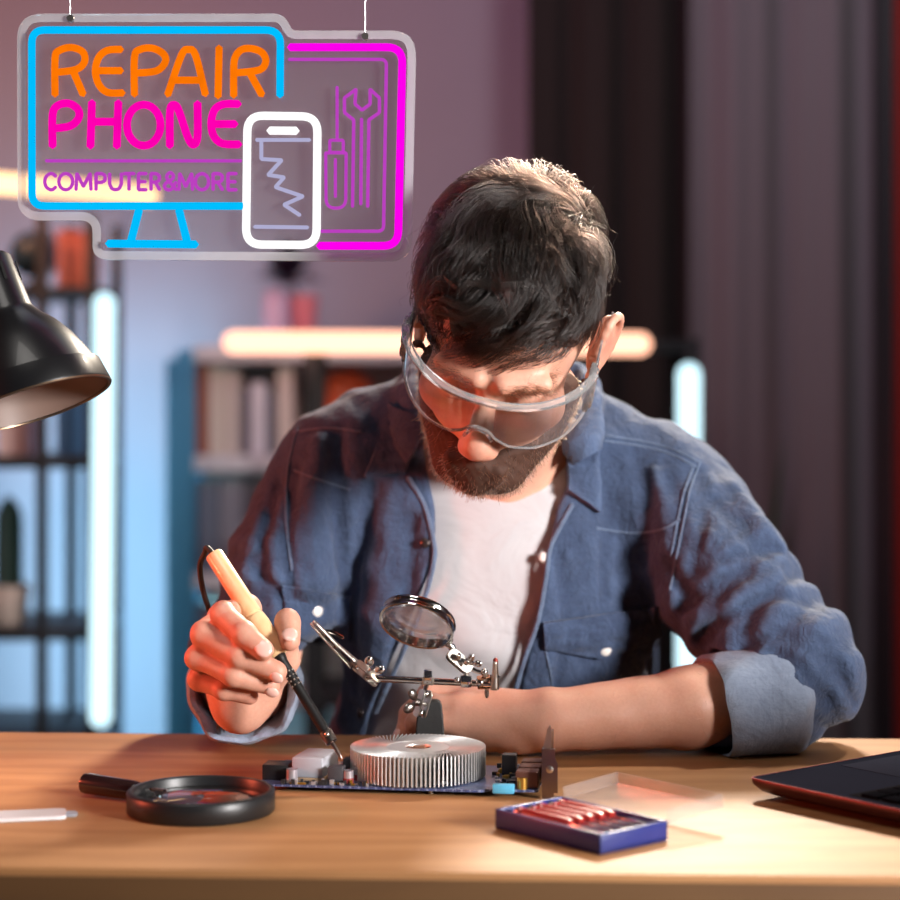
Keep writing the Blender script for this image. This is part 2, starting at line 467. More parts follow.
# hips and legs, seated behind the table
HIP, KN, AN = [(-.045, 2.02, .53), (.135, 2.02, .53)], [(-.09, 1.62, .50), (.19, 1.62, .50)], [(-.09, 1.66, .10), (.19, 1.66, .10)]
def legs(i): return [p for a, b, c in zip(HIP, KN, AN) for p in (rc(a, b, .080 + i, .060 + i, k=.04), rc(b, c, .058 + i, .042 + i * .8, k=.02))]
body_prims += legs(-.012)
body_prims += head_prims()
_sd = np.random.default_rng(3)
def skin_disp(p, d):
    return 0.0006 * vnoise(p * 140, 5)[..., 0] * (np.abs(d) < .02)
BODY = Model(body_prims, skin_disp)

def skin_material():
    t = NT('skin'); v = t.obj()
    n1 = t.noise(38, 4, .6, v); n2 = t.noise(420, 2, .5, v); n3 = t.noise(900, 2, .5, v)
    c = t.mix(n1, rgb(226, 176, 152), rgb(212, 156, 132))
    c = t.mix(t.math('MULTIPLY', n2, .35), c, rgb(180, 112, 92))
    c = t.mix(t.attr('red'), c, rgb(178, 92, 78))
    c = t.mix(t.attr('dark'), c, rgb(92, 58, 42))
    b = t.bsdf(Base_Color=c, Roughness=.48, Subsurface_Weight=.12, Subsurface_Scale=.004, Specular_IOR_Level=.42)
    t.set(b, 'Subsurface Radius', (1.0, .35, .2))
    t.set(b, 'Normal', t.bump(n3, .12, .0004, t.bump(n2, .18, .0007)))
    return t.done(b)
SKIN = skin_material()
person = sdf_mesh('person', BODY, (-.36, 1.53, .02), (.47, 2.13, 1.32), .0021, SKIN)
tag(person, 'bearded man in denim shirt and clear goggles, head bowed, soldering at wooden table', 'person')
BV = verts_of(person); BL = (BV - HC) @ H / HS
def near(c, r): return np.exp(-(((BV - c) ** 2).sum(1)) / (r * r))
red = np.zeros(len(BV)); dark = np.zeros(len(BV))
headm = ((BL ** 2).sum(1) < .155 ** 2)
red += .35 * headm * np.exp(-((BL[:, 0] / .016) ** 4 + ((BL[:, 2] + .070) / .007) ** 4)) * (BL[:, 1] > .09)
red += .35 * near(hl(0, .126, -.032), .016) + .4 * (near(hl(.09, -.02, .0), .03) + near(hl(-.09, -.02, 0), .03)) + .22 * near(hl(.045, .075, -.02), .02) + .22 * near(hl(-.045, .075, -.02), .02)
for h in (RIGHT, LEFT):
    for f in h:
        for j in range(4): red += (.30 if j else .22) * near(P(*h[f][j]), .012)
def beard_mask(L):
    x, y, z = L.T; ax = np.abs(x)
    top = np.interp(y, [-.01, .02, .05, .08, .11], [-.022, -.016, -.040, -.052, -.049])
    m = np.clip((top - z) / .007, 0, 1) * np.clip((y + .002 + np.clip(-z - .05, 0, .1) * .1) / .006, 0, 1) * np.clip((z + .128) / .012, 0, 1)
    lips = (ax < .0125 * np.sqrt(np.clip(1 - ((z + .0725) / .0030) ** 2, 0, 1))) & (y > .09)
    return m * ((x * x + y * y + z * z) < .155 ** 2) * (~((ax < .017) & (z > -.049)))
hair_line = lambda y: np.interp(y, [-.12, -.06, -.034, -.022, .0, .010, .022, .032, .046, .062, .10], [-.075, -.075, -.05, .034, .034, .012, -.014, .0, .040, .063, .072])
def hair_mask(L):
    return np.clip((L[:, 2] - hair_line(L[:, 1])) / .006, 0, 1) * ((L ** 2).sum(1) < .17 ** 2)
bm_ = beard_mask(BL); hm_ = hair_mask(BL) * (np.abs(BL[:, 0]) < .079)
dark = np.clip(bm_ * .85 + hm_ * .95, 0, 1)
for s in (-1, 1): dark = np.maximum(dark, .8 * np.exp(-(((BL[:, 0] - s * .032) / .014) ** 4 + ((BL[:, 2] + .003) / .0016) ** 2)) * (BL[:, 1] > .085))
dark = np.maximum(dark, .35 * near(P(455, 723, 1.76), .006))
dark = np.maximum(dark, .55 * headm * np.exp(-((BL[:, 0] / .02) ** 4 + ((BL[:, 2] + .070) / .009) ** 4)) * (BL[:, 1] > .09))
set_attr(person, 'red', np.clip(red, 0, .8)); set_attr(person, 'dark', dark)

# ------------------------------------------------------------------ fingernails
nail_mat = simple('nail', rgb(238, 190, 176), .22, var=.04, coat=.3)
def nail(h, f, side, w=.0067, l=.0078):
    a, b = J(h, f)[2], J(h, f)[3]; t = (b - a) / np.linalg.norm(b - a)
    n = np.array(side, float); n -= t * (n @ t); n /= np.linalg.norm(n); s = np.cross(t, n)
    r = {'thb': .0091, 'pky': .0070}.get(f, .0081)
    MB().sphere(b + t * .0015 + n * (r - .0007), (w, l, .0020), np.stack([s, t, n], 1), 14, 8).build('fingernail', nail_mat, person)
nail(RIGHT, 'idx', (.35, -1, .1)); nail(RIGHT, 'thb', (.1, -1, .35), .0068, .008)
nail(RIGHT, 'mid', (.5, -.6, -.55), .005, .006); nail(RIGHT, 'rng', (.5, -.6, -.6), .005, .006)
nail(LEFT, 'idx', (-.9, -.4, 0))

# ------------------------------------------------------------------ hair, beard, eyebrows
def hair_bsdf(name, col, rough=.34, var=.35):
    t = NT(name); hi = t.n('ShaderNodeHairInfo')
    c = t.mix(hi.outputs['Random'], tuple(x * (1 - var) for x in col), tuple(x * (1 + var) for x in col))
    b = t.n('ShaderNodeBsdfHairPrincipled'); b.parametrization = 'COLOR'
    t.set(b, 'Color', c); t.set(b, 'Roughness', rough); t.set(b, 'Radial Roughness', .45); t.set(b, 'IOR', 1.5)
    return t.done(b)
HAIR_M = hair_bsdf('hair_brown', rgb(22, 14, 11), .25, .6)
BEARD_M = hair_bsdf('beard_brown', rgb(134, 82, 52), .40)
LASH_M = hair_bsdf('brow_brown', rgb(66, 44, 32), .40)
FINE_M = hair_bsdf('arm_hair_brown', rgb(120, 84, 60), .45)
# scalp volume under the strands
def scalp(off):
    return [hel((-.006, -.016, .049), (.077 + off, .101 + off, .085 + off)), hel((-.004, .028, .066), (.064 + off, .058 + off, .058 + off), .02),
            hel((-.004, -.03, .078), (.060 + off, .072 + off, .056 + off), .025)]
SC_IN = Model(scalp(-.001)); SC_OUT = Model(scalp(.0115))
def hair_cap(p):
    L = (p - HC) @ H / HS; d = SC_IN(p)
    g = (L[..., 2] - hair_line(L[..., 1]) - .006) * .45
    w = .0018 * np.sin(L[..., 0] * 260 + 3 * np.sin(L[..., 1] * 60)) * np.clip(L[..., 2] * 20, 0, 1)
    return smax(d + w, -g, .006)
hair = sdf_mesh('hair', hair_cap, HC - .18, HC + .2, .0032, simple('hair_base', rgb(40, 28, 23), .6, var=.3, scale=200), person)
def sample_faces(obj, V, mask, n, rng):
    f = np.empty(len(obj.data.polygons) * 4, np.int32); obj.data.polygons.foreach_get('vertices', f); f = f.reshape(-1, 4)
    w = mask[f].mean(1); a = np.linalg.norm(np.cross(V[f[:, 2]] - V[f[:, 0]], V[f[:, 3]] - V[f[:, 1]]), axis=1) * w
    i = rng.choice(len(f), n, p=a / a.sum()); uv = rng.random((n, 2))
    A, B, C, D = (V[f[i, k]] for k in range(4)); u = uv[:, :1]; v = uv[:, 1:]
    nr = np.cross(C - A, D - B); nr /= np.linalg.norm(nr, axis=1, keepdims=True) + 1e-12
    return (A * (1 - u) + B * u) * (1 - v) + (D * (1 - u) + C * u) * v, nr
def grow_hair(n, seed, length, lift, fly=0.0, m=11):
    rng = np.random.default_rng(seed)
    HV = verts_of(hair) + np.array(WORLD[person.name]) if person.name in WORLD else verts_of(hair)
    HLc = (HV - HC) @ H / HS
    p, nr = sample_faces(hair, HV, np.clip((HLc[:, 2] - hair_line(HLc[:, 1]) + .001) / .004, 0, 1), n, rng)
    # keep roots on the outer side of the cap
    keep = (np.abs(SC_IN(p)) < .004) | (((p - HC) @ H / HS)[:, 2] - hair_line(((p - HC) @ H / HS)[:, 1]) < .012); p = p[keep]; n = len(p)
    L0 = (p - HC) @ H / HS
    clump = rng.normal(size=(260, 3)); clump /= np.linalg.norm(clump, axis=1, keepdims=True)
    dirL = (L0 - [0, -.01, .04]); dirL /= np.linalg.norm(dirL, axis=1, keepdims=True)
    ci = (dirL @ clump.T).argmax(1); cr = rng.normal(size=(260, 3)); cl = rng.uniform(.75, 1.25, 260)
    cc = clump[ci] * .085 + [0, -.01, .04]
    topness = np.clip((L0[:, 2] - .045) / .06, 0, 1); front = np.clip((L0[:, 1] + .02) / .09, 0, 1)
    side = np.clip((np.abs(L0[:, 0]) - .045) / .03, 0, 1) * (1 - topness * .6)
    ln = length * (.50 + .65 * topness) * (1 - .45 * side) * cl[ci] * rng.uniform(.75, 1.15, n)
    lf = lift * (.30 + .8 * topness + .25 * front) * (1 - .35 * side) * rng.uniform(.35, 1.1, n)
    pts = np.zeros((n, m, 3)); pts[:, 0] = p; q = p.copy(); step = ln / (m - 1)
    for k in range(1, m):
        L = (q - HC) @ H / HS
        # flow: from the crown forward and down the sides, swept a little to his right
        d = np.stack([L[:, 0] * 7.0 - .30 * topness - .15 * front, .85 - .9 * side + .2 * front, np.where(L[:, 1] > .04, -.45, -.15) - 1.1 * side], 1)
        back = L[:, 1] < -.055; d[back] = np.stack([L[back, 0] * 8, -.25 + 0 * L[back, 0], -.9 + 0 * L[back, 0]], 1)
        d += .62 * vnoise(L * 50, 21) + .50 * cr[ci] + .20 * vnoise(L * 140, 22)
        dw = d @ H.T; g = gradient(SC_OUT, q)
        dw -= g * (dw * g).sum(1, keepdims=True); dw /= np.linalg.norm(dw, axis=1, keepdims=True) + 1e-9
        t = k / (m - 1)
        q = q + dw * step[:, None]
        target = -.0115 + lf * (1 - (1 - t) ** 2.2) - .004 * t * t
        cur = SC_OUT(q); q = q + g * (target - cur)[:, None] * .75
        pull = (cc[:, :] - L) @ H.T; pull -= g * (pull * g).sum(1, keepdims=True)
        q = q + pull * (.035 * t)
        if fly: q = q + g * (fly * t * t * rng.uniform(0, 1, n))[:, None] + rng.normal(size=(n, 3)) * .0009
        pts[:, k] = q
    return pts
strands('hair_strand', grow_hair(19000, 5, .056, .017), HAIR_M, .00026, hair)['kind'] = 'stuff'
strands('loose_hair', grow_hair(450, 6, .060, .018, .008, 13), HAIR_M, .00010, hair)['kind'] = 'stuff'

def short_hair(name, mask, n, seed, lo, hi, flow, out, mat, rad, parent, m=5, curl=.25):
    rng = np.random.default_rng(seed)
    p, nr = sample_faces(person, BV, mask, n, rng); L = (p - HC) @ H / HS
    d = flow(L, p) + nr * out + rng.normal(size=p.shape) * curl
    d /= np.linalg.norm(d, axis=1, keepdims=True); ln = rng.uniform(lo, hi, n)
    pts = np.zeros((n, m, 3)); b = rng.normal(size=p.shape) * .25
    for k in range(m):
        t = k / (m - 1); pts[:, k] = p - nr * .0006 + d * (ln * t)[:, None] + (b - nr * .25) * (ln * t * t * .5)[:, None]
    o = strands(name, pts, mat, rad, parent); return o
def beard_flow(L, p):
    x, y, z = L.T
    d = np.stack([x * 6, .25 + 0 * x, -1.0 + 0 * x], 1)
    mus = (z > -.064) & (y > .085); d[mus] = np.stack([np.sign(x[mus]) * 1.0, .35 + 0 * x[mus], -.75 + 0 * x[mus]], 1)
    return d @ H.T
def beard_vol(p):
    L = (p - HC) @ H / HS; s = L.shape
    m = beard_mask(L.reshape(-1, 3)).reshape(s[:-1])
    return BODY(p) - .0030 * m + .004 * (m < .25)
bp = [q for q in head_prims()]
BHEAD = Model(head_prims() + [rc((.05, 1.94, 1.03), hl(0, -.045, -.035), .060, .052, k=.03), rc((.05, 1.89, 1.02), hl(0, .0, -.07), .045, .044, k=.03)])
def beard_vol(p):
    L = (p - HC) @ H / HS; m = beard_mask(L.reshape(-1, 3)).reshape(L.shape[:-1])
    lump = .0008 * np.sin(L[..., 0] * 700) * np.sin(L[..., 2] * 600 + 1)
    return BHEAD(p) - .0042 * m + lump * m + .003 * (m < .3)
beard = sdf_mesh('beard', beard_vol, hl(0, .05, -.07) - .1, hl(0, .05, -.07) + .1, .0022, simple('beard_base', rgb(66, 38, 25), .8, var=.3, scale=300), person)
short_hair('beard_strand', np.clip(bm_, 0, 1), 8000, 8, .006, .0125, beard_flow, .6, BEARD_M, .00020, beard)['kind'] = 'stuff'
for s in (-1, 1):
    bmask = np.exp(-(((BL[:, 0] - s * .031) / .019) ** 4 + ((BL[:, 2] - .030 + .10 * (np.abs(BL[:, 0]) - .03) ** 2 * 40) / .0048) ** 4)) * (BL[:, 1] > .06)
    short_hair('eyebrow', bmask, 420, 30 + s, .006, .010, lambda L, p, s=s: np.stack([s * np.ones(len(L)), 0 * L[:, 0], .25 - 6 * np.abs(L[:, 0])], 1) @ H.T, .35, LASH_M, .00012, person)
fa = np.clip(1 - np.abs((BV - arm_mid)[:, 0] + .045) / .12, 0, 1) * (BV[:, 2] < .86) * (BV[:, 0] > .06)
short_hair('arm_hair', fa * (BV[:, 1] < 1.80), 1100, 40, .006, .013, lambda L, p: np.stack([-.8 + 0 * L[:, 0], -.2 + 0 * L[:, 0], -.35 + 0 * L[:, 0]], 1), .35, FINE_M, .00006, person, curl=.35)['kind'] = 'stuff'

# ------------------------------------------------------------------ clothes
def tee_material():
    t = NT('white_cotton'); v = t.obj(); n1 = t.noise(900, 2, .5, v); n2 = t.noise(16, 3, .55, v, .6)
    c = t.mix(n2, rgb(190, 187, 189), rgb(172, 170, 174)); b = t.bsdf(Base_Color=c, Roughness=.9, Sheen_Weight=.2)
    t.set(b, 'Normal', t.bump(n1, .25, .0005, t.bump(n2, .5, .008))); return t.done(b)
def tee_disp(p, d):
    a = (p[..., 0] - .04) * 46 + (p[..., 2] - .9) * 30
    return .0022 * np.sin(a + 2.0 * np.sin(p[..., 2] * 31)) * np.clip((1.0 - p[..., 2]) * 8, .2, 1) * (np.abs(d) < .03)
tee_prims = torso(.0045) + [rc((.045, 1.875, 1.055), (.05, 1.96, 1.10), .062, .07, k=.008, op='s')]
tee = sdf_mesh('t_shirt', Model(tee_prims, tee_disp), (-.2, 1.82, .56), (.3, 2.12, 1.12), .0042, tee_material(), person)
jeans = sdf_mesh('trousers', Model([el((.045, 1.985, .60), (.165, .125, .13), k=.04)] + legs(.006)), (-.22, 1.5, .06), (.32, 2.16, .76), .009, simple('dark_trousers', rgb(40, 44, 56), .9, scale=200), person)
for c in AN: MB().sphere((c[0], c[1] - .06, .055), (.045, .13, .055)).build('shoe', simple('shoe_leather', rgb(40, 34, 30), .5), person)

def denim(name, a, b, hi, wear=1.0, crease=.75):
    t = NT(name); v = t.obj()
    w1 = t.n('ShaderNodeTexWave', wave_type='BANDS', bands_direction='DIAGONAL'); t.set(w1, 'Scale', 420.0); t.set(w1, 'Distortion', 2.5); t.set(w1, 'Detail', 2.0); t.set(w1, 'Vector', v)
    n1 = t.noise(700, 3, .65, v); n2 = t.noise(26, 5, .65, v, .4); n3 = t.noise(1.0, 4, .7, t.obj((60, 60, 260)))
    n4 = t.noise(64, 5, .62, v, 1.4); n5 = t.noise(1.0, 3, .6, t.obj((240, 240, 70)))
    c = t.mix(n2, tuple(x * .8 for x in a), b); c = t.mix(t.math('MULTIPLY', n3, .55), c, hi); c = t.mix(t.math('MULTIPLY', t.math('MULTIPLY', n4, n5), 1.3, True), c, tuple(x * .55 for x in a)); c = t.mix(t.math('MULTIPLY', n1, .40), c, tuple(x * .45 for x in a))
    ge = t.n('ShaderNodeNewGeometry'); pt = t.ramp(ge.outputs['Pointiness'], [(.49, (0, 0, 0)), (.56, (1, 1, 1))])
    c = t.mix(t.math('MULTIPLY', pt, .45 * wear), c, hi)
    bs = t.bsdf(Base_Color=c, Roughness=.92, Sheen_Weight=.12)
    t.set(bs, 'Normal', t.bump(n1, .5, .0008, t.bump(n4, crease, .0045, t.bump(n2, .7, .008)))); return t.done(bs)
DENIM = denim('blue_denim', rgb(36, 50, 80), rgb(48, 66, 100), rgb(92, 112, 146))
DENIM_IN = denim('denim_inside', rgb(122, 136, 162), rgb(140, 154, 178), rgb(178, 190, 210), .5, .22)
INF = .0155
def sleeve(S, E, r0, r1, tail, rt): 
    m = S + (E - S) * .5
    return [rc(S, m, r0, (r0 + r1) / 2 + .002, k=.03), rc(m, E, (r0 + r1) / 2 + .002, r1, k=.02), rc(E, tail, r1 * .98, rt, k=.025)]
CUFL = (P(782, 703, 1.795), P(712, 711, 1.775)); CUFR = (ER + (WR - ER) * .40, ER + (WR - ER) * .72)
shirt_prims = torso(INF) + sleeve(SL, EL_, .067, .058, CUFL[0] * .85 + CUFL[1] * .15, .041) + sleeve(SR, ER, .055, .050, CUFR[0] * .9 + CUFR[1] * .1, .041)
collar_ring = [(-.022, 1.868, 1.020), (-.035, 1.915, 1.065), (-.01, 1.975, 1.090), (.05, 1.995, 1.095), (.11, 1.980, 1.088), (.135, 1.915, 1.062), (.122, 1.866, 1.020)]
collar_ring = smooth_path(collar_ring, 3)
shirt_prims += [rc(collar_ring[i], collar_ring[i + 1], .014, .014, k=.010) for i in range(len(collar_ring) - 1)]
BASE_SHIRT = Model(shirt_prims)
ZED = [.60, .70, .755, .80, .86, .913, .96, .996, 1.03, 1.06, 1.2]
XLEFT = [-.098, -.090, -.078, -.062, -.036, -.014, -.014, -.022, -.026, -.024, -.02]
XRIGHT = [.045, .050, .057, .066, .080, .090, .100, .114, .121, .124, .12]
def opening(p):
    x, y, z = p[..., 0], p[..., 1], p[..., 2]
    g = np.maximum(np.interp(z, ZED, XLEFT) - x, x - np.interp(z, ZED, XRIGHT))
    return np.maximum(g * .92, y - 1.95)
NECK = rc((.05, 1.90, 1.00), hl(0, -.03, -.06), .062, .070)[2]
FOLDS = []
def fold(px, amp, w):
    """amp > 0 presses a crease in, amp < 0 raises a ridge; px runs along the cloth"""
    q = march(BASE_SHIRT, smooth_path([(x, y, 0) for x, y in px], 3))
    for i in range(len(q) - 1): FOLDS.append((q[i], q[i + 1], amp, w))
def shirt_disp(p, d):
    nearm = np.abs(d) < .035
    out = np.zeros(d.shape)
    idx = np.nonzero(nearm)
    if not len(idx[0]): return out
    q = p[idx]; o = np.zeros(len(q)); best = {}
    for a, b, amp, w in FOLDS:
        ab = b - a; t = np.clip(((q - a) @ ab) / (ab @ ab + 1e-12), 0, 1); e = q - a - t[:, None] * ab
        g = np.exp(-(e * e).sum(1) / (w * w)); key = (amp, w)
        best[key] = np.maximum(best[key], g) if key in best else g
    for (amp, w), g in best.items(): o += amp * g
    n = vnoise(q * np.array([34, 30, 22.]), 9); o += .0030 * n[:, 0] + .0020 * vnoise(q * np.array([85, 70, 50.]), 10)[:, 1] + .0008 * vnoise(q * np.array([190, 160, 120.]), 12)[:, 2]
    for S, E in ((SL, EL_), (SR, ER)):                               # crosswise bunching towards the elbow
        ax = (E - S) / np.linalg.norm(E - S); s_ = (q - S) @ ax; L = np.linalg.norm(E - S); perp = np.linalg.norm(q - S - s_[:, None] * ax, axis=1)
        k = np.clip((s_ / L - .25) / .5, 0, 1) * np.clip((.085 - perp) / .015, 0, 1)
        o += .0032 * k * np.sin(s_ * 120 + 2.4 * n[:, 1] + 60 * (q[:, 0] - S[0]))
    out[idx] = o
    return out
exec_folds = [
    ([(684, 606), (715, 585), (745, 572)], .0075, .008), ([(700, 640), (735, 612), (775, 596), (805, 598)], .006, .008), ([(692, 618), (740, 600), (780, 572)], -.005, .009),
    ([(716, 500), (742, 530), (765, 552)], .005, .008), ([(735, 487), (760, 520), (786, 548)], -.006, .010), ([(725, 560), (760, 545), (790, 552)], .0055, .007), ([(742, 648), (785, 632), (825, 640)], .0055, .007),
    ([(772, 648), (800, 664), (826, 700)], .006, .007), ([(795, 640), (835, 662), (852, 700)], .005, .008), ([(812, 718), (838, 735), (862, 728)], .004, .007), ([(700, 470), (704, 520), (690, 570)], .004, .008),
    ([(668, 560), (684, 590), (690, 604)], .006, .008), ([(636, 452), (646, 500), (643, 560)], .0042, .008), ([(612, 500), (604, 560), (606, 596)], .004, .007), ([(655, 470), (668, 520), (668, 560)], -.004, .009),
    ([(560, 560), (566, 620), (556, 690)], .004, .008), ([(620, 650), (640, 668), (668, 660)], .003, .007), ([(585, 660), (610, 640), (650, 648)], .003, .007),
    ([(296, 470), (286, 540), (292, 600)], .005, .008), ([(318, 440), (312, 520), (322, 590)], -.005, .009), ([(338, 430), (336, 520), (344, 600)], .005, .009), ([(372, 486), (358, 580), (352, 690)], .0045, .009),
    ([(392, 490), (384, 580), (366, 680)], -.004, .008), ([(278, 486), (262, 540), (262, 600)], .0055, .008), ([(262, 520), (246, 570), (236, 610)], -.004, .009), ([(412, 520), (408, 600), (388, 680)], .0042, .008),
    ([(252, 560), (275, 590), (300, 604)], .006, .008), ([(244, 590), (268, 622), (292, 640)], .005, .008), ([(300, 650), (318, 680), (330, 720)], .005, .008)]
for px, amp, w in exec_folds: fold(px, amp * 1.35, w * .85)
SHIRT_OUT = Model(shirt_prims, shirt_disp)
def shirt_f(p):
    d = SHIRT_OUT(p); d = smax(d, -opening(p), .006); d = smax(d, -NECK(p), .008)
    for a, b in (CUFL, CUFR):
        n = (b - a) / np.linalg.norm(b - a); w = p - a; t = w @ n; r = np.linalg.norm(w - t[..., None] * n, axis=-1)
        d = np.maximum(d, np.minimum(np.minimum(t - .014, .064 - r), .836 - p[..., 2]))
    d = np.maximum(d, np.where(p[..., 1] < 1.866, TZ + .0015 - p[..., 2], -1.0))
    return np.maximum(d, .60 - p[..., 2])
shirt = sdf_mesh('denim_shirt', shirt_f, (-.34, 1.72, .58), (.46, 2.15, 1.14), .0030, DENIM, person)
# table edge clearance is kept by the shapes themselves
def on_shirt(px, off=0.0):
    q = march(shirt_f, px); return q + gradient(shirt_f, q, .002) * off
def patch(name, corners, mat, parent, off=.003, th=.003, n=16, m=16, bow=0.0, tip=None):
    """quad of cloth lying on the shirt; corners in order a b c d, a-b one edge and d-c the opposite edge"""
    a, b, c, d = (np.array(q, float) for q in corners); px = []
    for i in range(n):
        for j in range(m):
            u, v = i / (n - 1), j / (m - 1); q = (a * (1 - u) + b * u) * (1 - v) + (d * (1 - u) + c * u) * v
            if tip is not None: q = q + np.array(tip) * v * (1 - abs(2 * u - 1))
            px.append(q)
    px = np.array(px); s = march(SHIRT_SM, px); g = gradient(SHIRT_SM, s, .003)
    V = np.array([j / (m - 1) for i in range(n) for j in range(m)]); U = np.array([i / (n - 1) for i in range(n) for j in range(m)])
    edge = np.clip(np.minimum(np.minimum(U, 1 - U), np.minimum(V, 1 - V)) * 6, 0, 1)
    top = s + g * (off + th + bow * np.sin(PI * V) + .0007 * np.sin(px[:, 1:2].ravel() * .5) - .0012 * (1 - edge))[:, None]
    bot = s - g * .002
    mb = MB(); T = top.reshape(n, m, 3); B_ = bot.reshape(n, m, 3); mb.grid(T)
    ring = [(i, 0) for i in range(n)] + [(n - 1, j) for j in range(1, m)] + [(i, m - 1) for i in range(n - 2, -1, -1)] + [(0, j) for j in range(m - 2, 0, -1)]
    k = len(ring); mb.add([T[r] for r in ring] + [B_[r] for r in ring], [(i, (i + 1) % k, k + (i + 1) % k, k + i) for i in range(k)])
    return mb.build(name, mat, parent, True, 50)
SHIRT_SM = SHIRT_OUT
def seam(name, px, parent, r=.0011, off=.0004, mat=None, n=6):
    path = smooth_path([(x, y, 0) for x, y in px], n); q = march(SHIRT_OUT, path); g = gradient(SHIRT_OUT, q, .002)
    MB().tube(list(q + g * off), r, 6).build(name, mat or DENIM_SEAM, parent)
DENIM_SEAM = denim('denim_seam', rgb(50, 64, 92), rgb(72, 90, 120), rgb(112, 130, 158), 1.0)
# collar leaves
patch('collar', [(566, 440), (596, 398), (596, 513), (567, 492)], DENIM, shirt, .005, .004, 12, 16, .003)
patch('collar', [(428, 428), (394, 404), (364, 476), (405, 473)], DENIM, shirt, .005, .004, 12, 16, .003)
# pocket flaps
fl = patch('pocket_flap', [(543, 622), (659, 606), (657, 640), (545, 649)], DENIM, shirt, .0015, .004, 20, 10, .0015, (0, 13))
fr = patch('pocket_flap', [(282, 585), (352, 596), (350, 640), (284, 632)], DENIM, shirt, .001, .003, 20, 10, .001, (0, 8))
SNAP = simple('pearl_snap', rgb(225, 218, 212), .18, coat=.6, var=.04); DARKSNAP = simple('dark_snap', rgb(70, 62, 62), .25, .6)
def button(px, mat, r, off=.004):
    s = march(SHIRT_OUT, [px])[0]; g = gradient(SHIRT_OUT, s[None], .004)[0]
    MB().lathe([(0, r), (.0016, r), (.0026, r * .82), (.0032, r * .4), (.0034, r * .05)], s + g * off, g, 20).build('button', mat, shirt)
button((604, 649), SNAP, .0058, .003); button((315, 610), SNAP, .0060, .003); button((545, 557), SNAP, .0050, -.003); button((425, 543), DARKSNAP, .0050, .0); button((361, 713), DARKSNAP, .0050, .0)
# plackets and seams
for line in ([(572, 505), (551, 545), (546, 575), (538, 620), (524, 660), (516, 688)], [(408, 478), (424, 505), (433, 540), (434, 560), (424, 600), (404, 650), (376, 712)]): seam('placket_edge', line, shirt, .0024, .0004)
for line in ([(606, 436), (640, 441), (672, 449), (698, 462)], [(604, 441), (640, 446), (670, 454), (696, 467)], [(700, 462), (690, 490), (684, 520), (676, 560), (670, 590)], [(694, 464), (684, 492), (678, 520), (671, 556)], [(596, 528), (630, 533), (660, 530), (680, 520)],
             [(293, 432), (330, 428), (362, 432)], [(294, 470), (320, 480), (350, 490)], [(298, 428), (288, 470), (286, 520), (292, 570)], [(546, 652), (550, 672), (552, 688)], [(656, 646), (656, 664), (654, 682)]): seam('seam', line, shirt, .0012, .0004)
# rolled cuffs
def cuff(a, b, r0, r1, ph):
    a = np.array(a); b = np.array(b); L = np.linalg.norm(b - a); R = frame(b - a); prof = [(-.15, .80), (0.0, .97), (.10, 1.03), (.30, 1.0), (.55, 1.02), (.80, 1.03), (.97, 1.03), (1.04, .97), (1.02, .90), (.86, .86), (.5, .80)]
    n = 72; vs = []; fs = []
    for i, (t, k) in enumerate(prof):
        for j in range(n):
            w = 2 * PI * j / n; rr = (r0 + (r1 - r0) * t) * k
            rr += .0014 * math.sin(w * 5 + ph + 4 * t) + .0010 * math.sin(w * 9 + 7 * t + ph)
            ax = L * t + .0022 * math.sin(w * 3 + ph) * (1 if t > .5 else -.4)
            q = a + R[:, 2] * ax + (R[:, 0] * math.cos(w) + R[:, 1] * math.sin(w)) * rr
            q[2] = max(q[2], TZ + .0012)
            vs.append(q)
    for i in range(len(prof) - 1):
        for j in range(n): j2 = (j + 1) % n; fs.append((i * n + j, i * n + j2, (i + 1) * n + j2, (i + 1) * n + j))
    return MB().add(vs, fs).build('rolled_cuff', DENIM_IN, shirt, True, 60)
cuff(CUFL[0], CUFL[1], .0535, .0485, .4); cuff(CUFR[0], CUFR[1], .0500, .0480, 1.7)

# ------------------------------------------------------------------ safety goggles
gog = thing('safety_goggles', "clear plastic wraparound safety goggles worn on the bowed man's face", 'goggles', hl(0, .1, .005))
LENS = clear('goggle_lens', (.97, .97, .98), .045, 1.48, .04, (.9, .9, .92)); RIM = clear('goggle_rim', (.92, .92, .93), .15, 1.5, .10, (.9, .9, .92))
def gz(x, y, z): return hl(x, y, z + .003 - .13 * max(x, 0.0))
def gpos(a, z):                                                        # a: degrees round the head from straight ahead
    w = math.radians(a); return gz(.0815 * math.sin(w) * (1 + .06 * abs(math.sin(w))), .030 + .100 * math.cos(w) + .012 * (z - .0) / .03 * .3, z)
def gtop(a): return .036 - .006 * (abs(a) / 80) ** 2
def gbot(a):
    e = abs(a); return np.interp(e, [0, 6, 10, 18, 35, 55, 72, 80], [.004, .002, -.006, -.014, -.019, -.018, -.012, -.006])
A = np.linspace(-80, 80, 61)
G = np.array([[gpos(a, gtop(a) + (gbot(a) - gtop(a)) * t) for t in np.linspace(0, 1, 9)] for a in A])
MB().grid(G).build('lens', LENS, gog, True, 180)
MB().tube([gpos(a, gbot(a)) for a in A], .0013, 8).build('lower_rim', RIM, gog)
